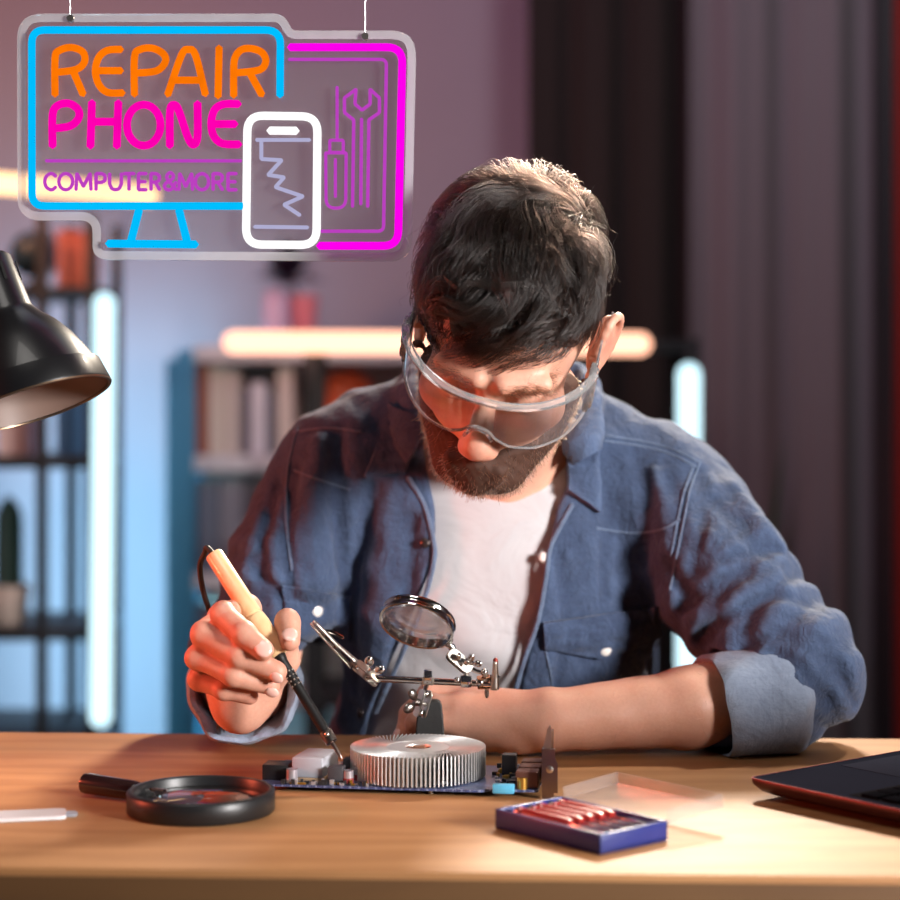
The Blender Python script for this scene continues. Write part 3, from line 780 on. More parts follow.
# upper bar: a flat ledge standing out from the lens
Bv = []
for a in A:
    w = math.radians(a); o = gpos(a, gtop(a)); n_ = H @ np.array([math.sin(w), math.cos(w), 0]); u_ = H[:, 2]
    Bv.append([o + n_ * .0006, o + n_ * .0042 + u_ * .0008, o + n_ * .0042 + u_ * .0030, o + u_ * .0042 - n_ * .002, o - n_ * .002])
MB().grid(np.array(Bv)).build('brow_bar', clear('goggle_bar', (.92, .92, .93), .22, 1.6, .10, (.95, .95, .96)), gog, True, 40)
for s in (-1, 1):
    hz = [(s * .0815, .052, .034), (s * .0835, .038, .033), (s * .0835, .038, -.006), (s * .0815, .052, -.010)]
    mb = MB(); R_ = H @ np.array([[1, 0, 0], [0, 1, 0], [0, 0, 1.0]])
    mb.box(gz(s * .0835, .046, .012), (.0026, .0085, .0215), R_, .0018)
    for z in (.027, .012, -.002): mb.box(gz(s * .0868, .045, z), (.0020, .0060, .0040), R_, .0012)
    mb.box(gz(s * .0868, .050, .012), (.0013, .0016, .018), R_, .0006)
    mb.build('hinge', RIM, gog)
    tp = []
    for t in np.linspace(0, 1, 12):
        y = .042 - .075 * t; hw = .0115 * (1 - .45 * t); z0 = .013 + (-.011 if s > 0 else 0) * (1 - t) + .010 * t; x = s * (.0855 - .001 * t + (.004 * t if t > .7 else 0))
        tp.append([hl(x, y, z0 + hw), hl(x + s * .0015, y, z0), hl(x, y, z0 - hw)])
    mb = MB().grid(np.array(tp)); mb.build('temple', LENS, gog, True, 180)
    MB().tube([r[0] for r in tp], .0011, 6).build('temple_edge', RIM, gog); MB().tube([r[2] for r in tp], .0011, 6).build('temple_edge', RIM, gog)
MB().tube([hl(-.012, .124, -.012), hl(-.007, .129, .001), hl(0, .1305, .004), hl(.007, .129, .001), hl(.012, .124, -.012)], .0018, 8).build('nose_bridge', RIM, gog)
# ================================================================== TABLE
TROT = math.radians(-2.4)
def wood(name, a, b, c, scale=1.0, rough=.50):
    t = NT(name); v = t.obj((1.1 * scale, 9 * scale, 9 * scale))
    n0 = t.noise(1.6, 3, .5, t.obj((.8 * scale, 5 * scale, 5 * scale)), .6); n1 = t.noise(6, 6, .62, v, 1.2); n2 = t.noise(60, 3, .6, t.obj((3 * scale, 60 * scale, 60 * scale)))
    w = t.n('ShaderNodeTexWave', wave_type='BANDS', bands_direction='Y'); t.set(w, 'Scale', 5.0 * scale); t.set(w, 'Distortion', 9.0); t.set(w, 'Detail', 3.0); t.set(w, 'Detail Scale', 1.4); t.set(w, 'Vector', t.obj((.35, 1.6, 1.6)))
    c1 = t.mix(n0, a, b); c1 = t.mix(t.math('MULTIPLY', w.outputs['Fac'], .45), c1, c)
    c1 = t.mix(t.math('MULTIPLY', n1, .55), c1, c); c1 = t.mix(t.math('MULTIPLY', n2, .30), c1, tuple(x * .55 for x in c))
    kn = t.n('ShaderNodeTexVoronoi'); t.set(kn, 'Scale', 3.2); t.set(kn, 'Vector', t.obj((.55, 1.7, 1.7)))
    c1 = t.mix(t.ramp(kn.outputs['Distance'], [(0.02, (1, 1, 1)), (.10, (0, 0, 0))]), c1, tuple(x * .4 for x in c))
    bs = t.bsdf(Base_Color=c1, Roughness=t.math('ADD', t.math('MULTIPLY', n1, .12), rough), Specular_IOR_Level=.42)
    t.set(bs, 'Normal', t.bump(n2, .12, .0006)); return t.done(bs)
OAK = wood('oak_wood', rgb(208, 158, 108), rgb(194, 142, 92), rgb(160, 106, 62))
OAKDARK = wood('oak_dark_shade', rgb(128, 92, 56), rgb(116, 82, 50), rgb(92, 62, 36))  # dark oak for legs and apron; the front strip uses it as shade
tab = thing('workbench_table', 'long light oak table the man leans and works on', 'table', (.02, 1.60, 0))
TR = rotz(TROT); tc = np.array([.02, 1.60, 0])
MB().box(tc + [0, 0, TZ - .030], (.98, .258, .030), TR, .0035).build('tabletop', OAK, tab)
MB().box(tc + TR @ np.array([0, -.2593, 0]) + [0, 0, TZ - .0325], (.979, .0012, .0270), TR, .0006).build('front_shade_strip', OAKDARK, tab)  # added strip: shade of the front face put into darker wood
for sx in (-1, 1):
    for sy in (-1, 1): MB().box(tc + TR @ np.array([sx * .90, sy * .20, 0]) + [0, 0, (TZ - .061) / 2], (.03, .03, (TZ - .061) / 2), TR, .004).build('leg', OAKDARK, tab)
for sy in (-1, 1): MB().box(tc + TR @ np.array([0, sy * .215, 0]) + [0, 0, TZ - .084], (.868, .012, .022), TR, .002).build('apron', OAKDARK, tab)

# ================================================================== MATERIALS FOR SMALL THINGS
CHROME = simple('chrome', (.72, .70, .68), .10, 1.0, .06, 80, .02)
NICKEL = simple('nickel', (.62, .58, .52), .30, 1.0, .10, 120, .05)
STEEL = simple('dark_steel', (.30, .26, .24), .28, 1.0, .12, 120, .05)
BLACK = simple('black_plastic', (.012, .012, .013), .38, var=.2)
BLACKMET = simple('black_enamel', (.006, .006, .007), .34, var=.2, coat=.12, spec=.35)
IRONBLK = simple('black_cast_iron', (.016, .015, .015), .62, var=.3, scale=300, bump=.4)
RUBBER = simple('black_rubber', (.010, .010, .010), .55, var=.2)
ALU = simple('aluminium', (.80, .79, .78), .38, .75, .06, 140, .05)
COPPER = simple('copper', (.85, .36, .16), .22, 1.0, .08, 100, .02)
SILVER_P = simple('pale_grey_pad', rgb(176, 176, 184), .5, .1, .06, 90, .1)

# ================================================================== SOLDERING IRON
def lerp(a, b, t): return a + (b - a) * t
I0, I1, I2 = P(213, 553, 1.668), P(279, 656, 1.6366), P(342, 759, 1.604)
iron = thing('soldering_iron', 'soldering iron with pale wooden handle and black shaft held in his raised hand', 'soldering iron', I2)
ax = I1 - I0; Lh = np.linalg.norm(ax); axn = ax / Lh
HW = NT('beech_wood'); v_ = HW.obj((40, 40, 10)); n_ = HW.noise(3, 5, .6, v_, .5)
bs_ = HW.bsdf(Base_Color=HW.mix(n_, rgb(238, 205, 160), rgb(214, 170, 118)), Roughness=.35, Coat_Weight=.25); HW = HW.done(bs_)
MB().lathe([(0, .0040), (.0008, .0068), (.0024, .0078), (Lh * .60, .0082), (Lh * .605, .0076), (Lh * .62, .0076), (Lh * .63, .0086), (Lh * .70, .0094), (Lh * .985, .0088), (Lh, .0076)], I0, axn, 36).build('handle', HW, iron)
Ls = np.linalg.norm(I2 - I1); sn = (I2 - I1) / Ls
sh = MB().lathe([(-.004, .0052), (.001, .0055), (.004, .0050), (.006, .0043), (Ls * .74, .0043)], I1, sn, 24).build('shaft', simple('shaft_black', (.014, .013, .013), .42, .3), iron)
mb = MB(); Rr = frame(sn)
for i in range(4):
    for j in range(8):
        w = 2 * PI * (j + .5 * (i % 2)) / 8; q = I1 + sn * (.016 + i * .0042) + (Rr[:, 0] * math.cos(w) + Rr[:, 1] * math.sin(w)) * .0042
        mb.sphere(q, .00085, None, 8, 6)
mb.build('vent_hole', NICKEL, sh)
fe = MB().lathe([(Ls * .735, .0046), (Ls * .74, .0052), (Ls * .80, .0053), (Ls * .84, .0050), (Ls * .845, .0036)], I1, sn, 24).build('ferrule', STEEL, iron)
q = I1 + sn * Ls * .775; toc = np.array([0, 0, CZ]) - q; toc -= sn * (toc @ sn); toc /= np.linalg.norm(toc)
MB().lathe([(0, .0018), (.0016, .0018), (.0022, .0010)], q + toc * .0048, toc, 14).build('set_screw', NICKEL, fe)
MB().lathe([(Ls * .83, .0019), (Ls * .955, .0018), (Ls * .99, .0009), (Ls, .0004)], I1, sn, 16).build('tip', simple('iron_tip', (.34, .25, .22), .3, 1.0), iron)
cab = [I0 + axn * .004, I0 - axn * .004 + [-.003, .002, .001], P(205, 553, 1.675), P(200, 566, 1.682), P(203, 590, 1.688), P(210, 613, 1.712), P(216, 640, 1.728), P(219, 680, 1.722), P(220, 700, 1.705), P(219, 725, 1.735), P(218, 738, 1.80)]
cab += [P(216, 727, 1.89), P(214, 760, 1.925), P(212, 820, 1.93)]
MB().tube(smooth_path(cab, 8), .0024, 10).build('cord', RUBBER, iron)

# ================================================================== GRAPHICS CARD
PA, PB = on_table(257, 791.5), on_table(546, 800)
cx_ = (PB - PA)[:2]; ux = cx_ / np.linalg.norm(cx_); UX = np.array([ux[0], ux[1], 0]); UY = np.array([-ux[1], ux[0], 0]); RB = np.stack([UX, UY, np.array([0, 0, 1.0])], 1)
W_ = np.linalg.norm(cx_); D_ = .102; BT = TZ + .0062            # board top
O_ = np.array([PA[0], PA[1], 0.0])
def B(u, v, z=0): return O_ + UX * u + UY * v + np.array([0, 0, BT + z])
card = thing('graphics_card', 'bare computer circuit board with round silver finned heatsink being soldered', 'circuit board', B(W_ / 2, D_ / 2, -.0062))
def pcb_mat():
    t = NT('pcb_blue'); v = t.obj(); br = t.n('ShaderNodeTexBrick'); t.set(br, 'Scale', 260.0); t.set(br, 'Vector', v); t.set(br, 'Color1', (*rgb(60, 78, 128), 1)); t.set(br, 'Color2', (*rgb(38, 50, 88), 1)); t.set(br, 'Mortar', (*rgb(150, 160, 190), 1)); t.set(br, 'Mortar Size', .025)
    n = t.noise(180, 3, .6, v); c = t.mix(t.math('MULTIPLY', n, .6), br.outputs['Color'], rgb(64, 70, 104))
    return t.done(t.bsdf(Base_Color=c, Roughness=.32, Coat_Weight=.3))
MB().prism(rounded([(0, 0), (W_ * .78, 0), (W_ * .80, .006), (W_ * .97, .006), (W_ * .97, D_), (0, D_)], .002, 3), B(0, 0, -.0018), UX, UY, .0018).build('board', pcb_mat(), card)
for u, v in ((.01, .01), (W_ * .6, .012), (.01, D_ - .01), (W_ * .9, D_ - .01), (W_ * .45, .03)): MB().cyl(B(u, v, -.0062), B(u, v, -.0018), .0022, seg=10).build('standoff', NICKEL, card)
# heatsink: centre, radius, height
HSC = B(0, 0); hc = P(418, 760, 1.638); HU = (np.array([hc[0], hc[1], 0]) - O_) @ UX; HV_ = (np.array([hc[0], hc[1], 0]) - O_) @ UY
hr, hh = .0555, .0235
hs = MB().lathe([(0, .045), (.0028, .045), (.0028, .012), (hh - .002, .012), (hh - .002, .034), (hh - .0008, .034), (hh - .0004, .011), (hh - .0030, .0105), (hh - .0030, .002)], B(HU, HV_, .0006), (0, 0, 1), 64).build('heatsink', ALU, card)
mb = MB(); nf = 96
for k in range(nf):
    prev = None; w0 = 2 * PI * k / nf; L_ = []; 
    for i in range(6):
        t = i / 5; r = .026 + (hr - .026) * t; w = w0 + .42 * (1 - t) ** 1.3
        L_.append((r, w))
    vs = []
    for r, w in L_:
        for sgn in (-1, 1):
            wn = w + sgn * .00042 / r
            for z in (.0012, hh + (.0010 if r > .047 else .0004)): vs.append(B(HU + r * math.cos(wn), HV_ + r * math.sin(wn), z))
    fs = []
    for i in range(5):
        a = i * 4; b = a + 4
        fs += [(a, a + 1, b + 1, b), (a + 2, b + 2, b + 3, a + 3), (a + 1, a + 3, b + 3, b + 1), (a, b, b + 2, a + 2)]
    fs += [(0, 2, 3, 1), (20, 21, 23, 22)]
    mb.add(vs, fs)
mb.build('cooling_fins', ALU, hs, True, 30)
MB().lathe([(0, .0102), (.0016, .0102), (.0020, .0092), (.0014, .006), (.0012, .001)], B(HU, HV_, hh - .0024), (0, 0, 1), 40).build('copper_core', COPPER, hs)
blk = P(318, 762, 1.620); bu = (blk - O_) @ UX; bv = (np.array([blk[0], blk[1], 0]) - O_) @ UY
MB().box(B(.0400, .036, .0110), (.0130, .022, .0080), RB @ rotz(-.10), .0012).build('memory_heatsink', SILVER_P, card)
MB().box(B(.0400, .036, .0015), (.0130, .022, .0015), RB @ rotz(-.10), .0004).build('thermal_pad', simple('pad_tan', rgb(170, 140, 110), .7), card)
MB().box(B(.0110, .026, .0062), (.0105, .0105, .0062), RB, .0008).build('power_socket', BLACK, card)
MB().box(B(.0235, .050, .0075), (.0016, .010, .0075), RB, .0004).build('fuse_strip', simple('orange_part', rgb(225, 92, 40), .4), card)
CAPB = simple('cap_sleeve', rgb(188, 180, 186), .3, .6); CAPT = simple('cap_top', rgb(225, 222, 226), .25, .7); CAPR = simple('cap_band', rgb(150, 60, 62), .4)
for u, v, r, h in ((.026, .012, .0046, .0105), (.0725, .010, .0042, .0110), (.0790, .024, .0042, .0115), (.0815, .038, .0040, .012), (.0835, .053, .0040, .012)):
    c = MB().lathe([(0, r), (h * .9, r), (h * .93, r * .9), (h, r), (h, r * .9), (h - .0004, r * .1)], B(u, v), (0, 0, 1), 20).build('capacitor', CAPB, card)
    MB().lathe([(.0006, r * 1.03), (h * .45, r * 1.03)], B(u, v), (0, 0, 1), 20, False, False).build('band', CAPR if u > .05 else CAPB, c)
DARKP = simple('dark_inductor', rgb(66, 64, 68), .45, var=.1)
for u, v, a, h in ((.0625, .013, .0062, .0068), (.0680, .046, .0058, .0070), (.0700, .061, .0055, .0070), (.0730, .077, .0055, .0070), (.0745, .092, .0050, .0070), (W_ * .845, .066, .0058, .0085)):
    MB().box(B(u, v, h), (a, a, h), RB, .0008).build('inductor', DARKP, card)
GOLDP = simple('gold_contact', rgb(205, 165, 80), .3, .9); CHIP = simple('chip_black', (.02, .02, .022), .4); WHT = simple('solder_silver', rgb(205, 205, 212), .3, .7)
rr = random.Random(5)
for k in range(95):
    u = rr.choice([rr.uniform(.02, .085), rr.uniform(W_ * .79, W_ * .94)]); v = rr.uniform(.009, .098)
    if u < .1 and ((.022 < u < .056 and v > .012) or u < .026 or (u > .055 and v < .03)): v = rr.uniform(.0015, .006); u = rr.uniform(.02, .09)
    a, b, h = rr.uniform(.0008, .0024), rr.uniform(.0008, .0020), rr.uniform(.0006, .0022)
    MB().box(B(u, v, h), (a, b, h), RB, .0002).build('surface_component', rr.choice([CHIP, WHT, WHT, GOLDP, CHIP]), card, False)
MB().box(B(W_ * .88, .030, .0016), (.006, .005, .0016), RB, .0003).build('chip', CHIP, card)
MB().box(B(W_ * .855, .0015, .0015), (.0085, .0035, .0036), RB, .0008).build('blue_connector', simple('sky_blue_plastic', rgb(90, 178, 214), .35), card)
for k in range(3): MB().box(B(W_ * .93, .018 + k * .022, .007), (.009, .0085, .0065), RB, .0012).build('port_block', simple('brown_port', rgb(110, 74, 62), .4, .4), card)
MB().cyl(B(W_ * .915, .010, 0), B(W_ * .915, .010, .009), .0042, seg=16).build('gold_post', GOLDP, card)
# bracket at the end, with its pointed tab
bu_ = W_ * .985; br_ = MB()
br_.prism([(.0, -.006), (.0095, -.006), (.0095, -.0010), (.0125, -.001), (.0125, .0215), (.0105, .026), (.0105, .0335), (-.0, .0335)], B(bu_, .0035, 0), UX * 1.0, np.array([0, 0, 1.0]), .0016)
br_.prism([(0, -.006), (.0052, -.006), (.0052, -.0036), (.0, -.0036)], B(bu_ + .0095, .0035, 0), UX, np.array([0, 0, 1.0]), .0016)
br_.prism([(0, .0), (.090, .0), (.090, .0335), (0, .0335)], B(bu_ + .0, .0035, 0), UY, np.array([0, 0, 1.0]), .0012)
bk = br_.build('bracket', STEEL, card, True, 30)
MB().prism([(0.0, .0335), (.0055, .0335), (.0065, .0470), (.0052, .0520), (.0030, .0490), (.0, .0360)], B(bu_ + .0012, .006, 0), UX, np.array([0, 0, 1.0]), .0012).build('tab', NICKEL, bk, True, 30)
MB().lathe([(0, .0030), (.0012, .0030), (.0018, .0016)], B(bu_ + .0062, .0030, .0175), -UY, 16).build('screw', NICKEL, bk)

# ================================================================== HELPING HAND STAND
D3 = 1.731
stand = thing('helping_hand_stand', 'chrome clip stand on black cast foot between the board and his left hand', 'clip stand', (P(430, 750, D3)[0], D3, TZ))
bx_ = P(436, 750, D3)[0]
MB().lathe([(0, .0405), (.0035, .0410), (.0060, .0395), (.0078, .033), (.0092, .018), (.0095, .002)], (bx_, D3, TZ), (0, 0, 1), 40).build('base', IRONBLK, stand)
pz = lambda y: P(0, y, D3)[2]
pw = []
for y, hw, dx in ((753, .0142, 0), (740, .0128, 0), (720, .0116, 0), (706, .0104, 0), (701, .0088, 0), (699.5, .0060, 0)): pw.append((y, hw))
vs = []; fs = []
for y, hw in pw:
    for sx, sy in ((-1, -1), (1, -1), (1, 1), (-1, 1)): vs.append((P(430, y, D3)[0] + sx * hw, D3 + sy * hw * .62, pz(y)))
for i in range(len(pw) - 1):
    for k in range(4): fs.append((i * 4 + k, i * 4 + (k + 1) % 4, i * 4 + 4 + (k + 1) % 4, i * 4 + 4 + k))
fs.append(tuple(range(len(vs) - 4, len(vs)))); fs.append((3, 2, 1, 0))
po = MB().add(vs, fs).build('post', IRONBLK, stand, True, 20)
mod = po.modifiers.new('bevel', 'BEVEL'); mod.width = .0016; mod.segments = 3; mod.limit_method = 'ANGLE'
D4 = D3 - .016
def S3(px, py, dd=0): return P(px, py, D4 + dd)
MB().tube([S3(366, 678), S3(492, 684)], .0030, 16).build('cross_rod', CHROME, stand)
def plates(name, a, b, hw, gap, nrm, mat, parent, th=.0009):
    a = np.array(a); b = np.array(b); t = (b - a) / np.linalg.norm(b - a); nrm = np.array(nrm, float); nrm -= t * (nrm @ t); nrm /= np.linalg.norm(nrm); s = np.cross(nrm, t); L = np.linalg.norm(b - a)
    mb = MB()
    for sg in (-1, 1):
        pr = rounded([(-hw * .7, -hw), (L + hw * .7, -hw), (L + hw * .7, hw), (-hw * .7, hw)], hw * .95, 6)
        mb.prism(pr, a + nrm * (gap * sg - th / 2), t, s, th)
    o = mb.build(name, mat, parent, True, 30)
    m2 = MB()
    for q in (a, b): m2.sphere(q, gap * .98, None, 14, 10)
    m2.build('ball_joint', CHROME, o)
    c = (a + b) / 2; m3 = MB().cyl(c - nrm * gap * 1.7, c + nrm * gap * 1.7, gap * .42, seg=12)
    m3.build('bolt', NICKEL, o)
    return o, c, nrm, t
def wing(c, n, t, mat, parent, s=1.0):
    mb = MB(); mb.cyl(c, c + n * .0034 * s, .0025 * s, seg=12)
    for sg in (-1, 1): mb.sphere(c + n * .0060 * s + t * sg * .0048 * s, (.0021 * s, .0036 * s, .0046 * s), frame(n * .8 + t * sg * .55), 12, 8)
    mb.build('wing_nut', mat, parent)
# joint under the rod: collar, plates, wing nut
MB().box(S3(428, 676.5), (.0036, .0042, .0058), None, .0010).build('rod_clamp', CHROME, stand)
MB().lathe([(-.006, .0022), (-.0045, .0036), (.0045, .0036), (.006, .0022)], S3(428, 681), S3(440, 681.6) - S3(428, 681), 16).build('clamp_collar', NICKEL, stand)
MB().tube([S3(427.5, 683), S3(424, 693)], .0022, 10).build('link_pin', CHROME, stand)
o, c, n, t = plates('swivel_plates', S3(425.5, 694), S3(420, 713), .0052, .0036, (-.80, -.5, .28), NICKEL, stand)
wing(c + n * .0046, n, t, STEEL, o, 1.25); MB().cyl(c - n * .0060, c - n * .0030, .0022, seg=8).build('hex_nut', NICKEL, o)
# left joint with its clip
o, c, n, t = plates('swivel_plates', S3(376, 681), S3(358, 666), .0046, .0030, (.42, -.45, .80), NICKEL, stand)
wing(c + n * .004, n, t, CHROME, o, 1.15)
def clip(a, b, up, parent, teeth=True):
    a = np.array(a); b = np.array(b); L = np.linalg.norm(b - a); t = (b - a) / L; up = np.array(up, float); up -= t * (up @ t); up /= np.linalg.norm(up); s = np.cross(t, up)
    top = MB(); bot = MB()
    for mbx, sg in ((top, 1), (bot, -1)):
        G = []
        for i in range(13):
            q = i / 12; wd = .0034 - .0016 * q; h = .0006 + (.0032 * (1 - q) ** .8 if sg < 0 else .0032 * abs(q - .45) * (1 if q < .45 else .25)) 
            row = [a + t * L * q + s * (wd * math.sin(w)) + up * (sg * (h + .0022 * math.cos(w))) for w in np.linspace(-1.5, 1.5, 9)]; G.append(row)
        mbx.grid(np.array(G))
        if teeth:
            for i in range(7): mbx.cyl(a + t * L * (.70 + .042 * i) + up * sg * .0014, a + t * L * (.70 + .042 * i) - up * sg * .0006, .0007, .0001, 6)
    o = top.build('clip_jaw', NICKEL, parent, True, 50); o2 = bot.build('clip_jaw', NICKEL, parent, True, 50)
    for x in (o, o2): md = x.modifiers.new('solid', 'SOLIDIFY'); md.thickness = .0005
    MB().cyl(a + t * L * .45 - s * .0042, a + t * L * .45 + s * .0042, .0012, seg=10).build('pivot', CHROME, o)
MB().tube([S3(357, 666), S3(352, 661)], .0024, 10).build('clip_socket', NICKEL, stand)
ca, cb = S3(355, 664), S3(312, 622, -.004)
clip(ca, cb, (.55, -.25, .75), stand)
MB().tube(smooth_path([S3(343, 638), S3(334, 633), S3(326, 631)], 4), .0016, 8).build('clip_lever', CHROME, stand)
# right joints: magnifier arm and second clip
MB().box(S3(466, 681), (.0050, .0048, .0052), None, .0014).build('rod_clamp', CHROME, stand); MB().sphere(S3(457, 680, -.004), .0026).build('ball_joint', CHROME, stand)
MB().tube([S3(466, 678), S3(467, 668)], .0023, 10).build('link_pin', NICKEL, stand)
o, c, n, t = plates('swivel_plates', S3(452, 655), S3(467, 668), .0054, .0032, (.25, -.85, .35), NICKEL, stand)
wing(c + n * .004, n, t, CHROME, o, .8); wing(c + n * .002 + [.009, 0, -.002], np.array([.7, -.3, .5]), t, CHROME, o, .8)
LC = P(417.5, 622, D4 - .012); na = np.array([-.16, -.50, -.85]); na /= np.linalg.norm(na)
# lens normal: tilted so that the rim reads as a flat ellipse sloping to the right
e1 = np.array([.955, .0, -.32]); e1 /= np.linalg.norm(e1); e2 = np.array([.12, -.76, .62]); e2 -= e1 * (e1 @ e2); e2 /= np.linalg.norm(e2); na = np.cross(e1, e2)
if na[2] < 0: na = -na
lr = .0325
rim = MB().lathe([(-.0045, lr - .0018), (-.0048, lr), (-.002, lr + .0006), (-.001, lr - .0003), (.001, lr - .0003), (.002, lr + .0006), (.0048, lr), (.0045, lr - .0018), (-.0045, lr - .0018)], LC, na, 64, False, False).build('magnifier_rim', CHROME, stand, True, 60)
MB().lathe([(-.0020, .0001), (-.0018, lr * .5), (-.0008, lr - .0016), (.0008, lr - .0016), (.0018, lr * .5), (.0020, .0001)], LC, na, 48, False, False).build('lens', clear('lens_glass', (.98, .98, .98), .14, 1.4, .03, (.95, .95, .96), .6), rim, True, 180)  # white haze in the glass stands for the bright shirt refracted there
hd = S3(452, 655) - LC; hd -= na * (hd @ na); hd /= np.linalg.norm(hd)
MB().tube([LC + hd * (lr + .0005), LC + hd * (lr + .008), S3(453, 656)], [.0034, .0034, .0030], 14).build('lens_neck', CHROME, stand)
MB().box(LC + hd * (lr + .0006), (.0070, .0024, .0030), np.stack([np.cross(na, hd), hd, na], 1), .0008).build('lens_bracket', NICKEL, stand)
COPPERY = simple('copper_tone', (.72, .34, .18), .22, 1.0)
MB().tube([S3(470, 682), S3(480, 683)], .0022, 10).build('link_pin', COPPERY, stand)
o, c, n, t = plates('swivel_plates', S3(480, 682.5), S3(492, 681.5), .0036, .0046, (.05, -.25, 1), COPPERY, stand)
MB().sphere(c - n * .0098 * (1 if n[2] > 0 else -1), (.0020, .0016, .0050)).build('wing_nut', STEEL, o); MB().sphere(S3(484, 672), .0032).build('ball_joint', CHROME, stand); MB().tube([S3(470, 668), S3(476, 671), S3(484, 673), S3(487, 676)], .0018, 8).build('link_pin', CHROME, stand)
clip(S3(494.5, 689, -.003), S3(495.5, 661, -.006), (-.3, -1, .1), stand)
MB().sphere(S3(495.5, 661, -.006), (.0022, .0022, .0030)).build('clip_tip', simple('red_tip', rgb(150, 60, 50), .35, .6), stand); MB().sphere(S3(495, 689, -.003), (.0036, .0030, .0014)).build('clip_socket', CHROME, stand)

# ================================================================== HAND MAGNIFIER LYING ON THE TABLE
mc = np.array([P(201, 800, 1.531)[0], 1.531, TZ])
mg = thing('magnifying_glass', 'round magnifying glass with thick black rim lying flat at the left of the table', 'magnifying glass', mc)
R0 = .0565
ring = MB().lathe([(.0, R0 - .005), (.0, R0 - .0012), (.0012, R0), (.0150, R0), (.0165, R0 - .0014), (.0165, R0 - .0042), (.0150, R0 - .0052), (.0, R0 - .005)], mc + [0, 0, .0004], (0, 0, 1), 96, False, False).build('rim', BLACK, mg, True, 50)
MB().lathe([(.0050, .001), (.0058, .03), (.0078, R0 - .0046), (.0092, R0 - .0046), (.0118, .03), (.0128, .001)], mc, (0, 0, 1), 64, False, False).build('lens', clear('big_lens', (.90, .88, .86), .02, 1.52, .015), mg, True, 180)
h1, h0 = P(141, 791.5, 1.560), P(84, 783, 1.588); hdv = (h0 - h1); hL = np.linalg.norm(hdv)
MB().lathe([(0, .0050), (.003, .0068), (.006, .0076), (hL - .004, .0082), (hL - .001, .0078), (hL, .006)], h1, hdv, 28).build('handle', simple('handle_black_red_lit', (.020, .010, .010), .22, coat=.5), mg)  # black handle with the red light's reflection mixed into its colour
MB().tube([h1 + hdv * .02, lerp(h1, mc + [0, 0, .009], .40)], .0042, 16).build('ferrule', CHROME, mg)

# ================================================================== SCREWDRIVER SET
q0, q1, q2, q3 = (on_table(*p) for p in ((495, 829), (600, 856), (662, 842), (549, 813)))
ua = q1 - q0; la = np.linalg.norm(ua); ua /= la; ub = np.cross([0, 0, 1.0], ua); lb = .068
setb = thing('screwdriver_set', 'small open blue plastic case of red precision screwdrivers on the table', 'tool case', (q0 + q2) / 2)
def Q(u, v, z=0): return q0 + ua * u + ub * v + np.array([0, 0, z])
RQ = np.stack([ua, ub, np.array([0, 0, 1.0])], 1)
BLUEP = simple('blue_plastic', rgb(36, 48, 116), .35, var=.1); BLUED = simple('navy_plastic', rgb(30, 32, 66), .45)
mb = MB(); mb.box(Q(la / 2, lb / 2, .0022), (la / 2, lb / 2, .0020), RQ, .0012)
for (u, v, a, b) in ((la / 2, .0012, la / 2, .0012), (la / 2, lb - .0012, la / 2, .0012), (.0012, lb / 2, .0012, lb / 2), (la - .0012, lb / 2, .0012, lb / 2)): mb.box(Q(u, v, .0078), (a, b, .0072), RQ, .0008)
tray = mb.build('tray', BLUEP, setb, True, 30)
for k in (.30, .68): MB().box(Q(la * k, lb / 2, .008), (.0028, lb / 2 - .003, .0034), RQ, .0006).build('divider', BLUED, tray)
lid_t = math.radians(4); LU = ub * math.cos(lid_t) + np.array([0, 0, math.sin(lid_t)]); Lo = Q(0, lb + .0012, .013); RL = np.stack([ua, LU, np.cross(ua, LU)], 1)
CLRP = clear('clear_plastic_lid', (.95, .94, .93), .07, 1.4, .15, gloss=.12)
mb = MB(); ld = .058
mb.box(Lo + ua * la / 2 + LU * ld / 2, (la / 2, ld / 2, .0007), RL)
for c_, hx, hy in ((ua * la / 2 + LU * (ld - .001), la / 2, .0008), (ua * .0008 + LU * ld / 2, .0008, ld / 2), (ua * (la - .0008) + LU * ld / 2, .0008, ld / 2)): mb.box(Lo + c_ + RL[:, 2] * .0045, (hx, hy, .0045), RL)
mb.build('lid', CLRP, setb, False)
for k in (.25, .75): MB().cyl(Q(la * k - .008, lb + .0010, .0136), Q(la * k + .008, lb + .0010, .0136), .0016, seg=10).build('hinge', CLRP, setb)
REDP = simple('red_handle', rgb(160, 30, 24), .35, coat=.15, var=.1)
for k in range(5):
    v = .013 + k * (lb - .026) / 4; st = Q(.012 + .004 * (k % 2), v, .0125); L_ = la * .84 - .006 * (k % 2)
    sd = thing('precision_screwdriver', ['red precision screwdriver nearest the front of the blue case', 'second red precision screwdriver from the front of the blue case', 'middle red precision screwdriver in the blue case', 'fourth red precision screwdriver from the front of the blue case', 'red precision screwdriver lying beside the clear lid'][k], 'screwdriver', st, 'precision screwdrivers in the blue case')
    MB().lathe([(0, .0030), (.001, .0042), (.004, .0042), (.0045, .0030), (.007, .0030), (.008, .0044), (L_ * .55, .0046), (L_ * .60, .0034)], st + [0, 0, .0], ua, 12).build('handle', REDP, sd)
    MB().lathe([(L_ * .60, .0016), (L_ * .95, .0014), (L_, .0008)], st, ua, 10).build('blade', CHROME, sd)
    MB().lathe([(-.0025, .0034), (0, .0040), (.0012, .0036)], st, ua, 14).build('swivel_cap', NICKEL, sd)

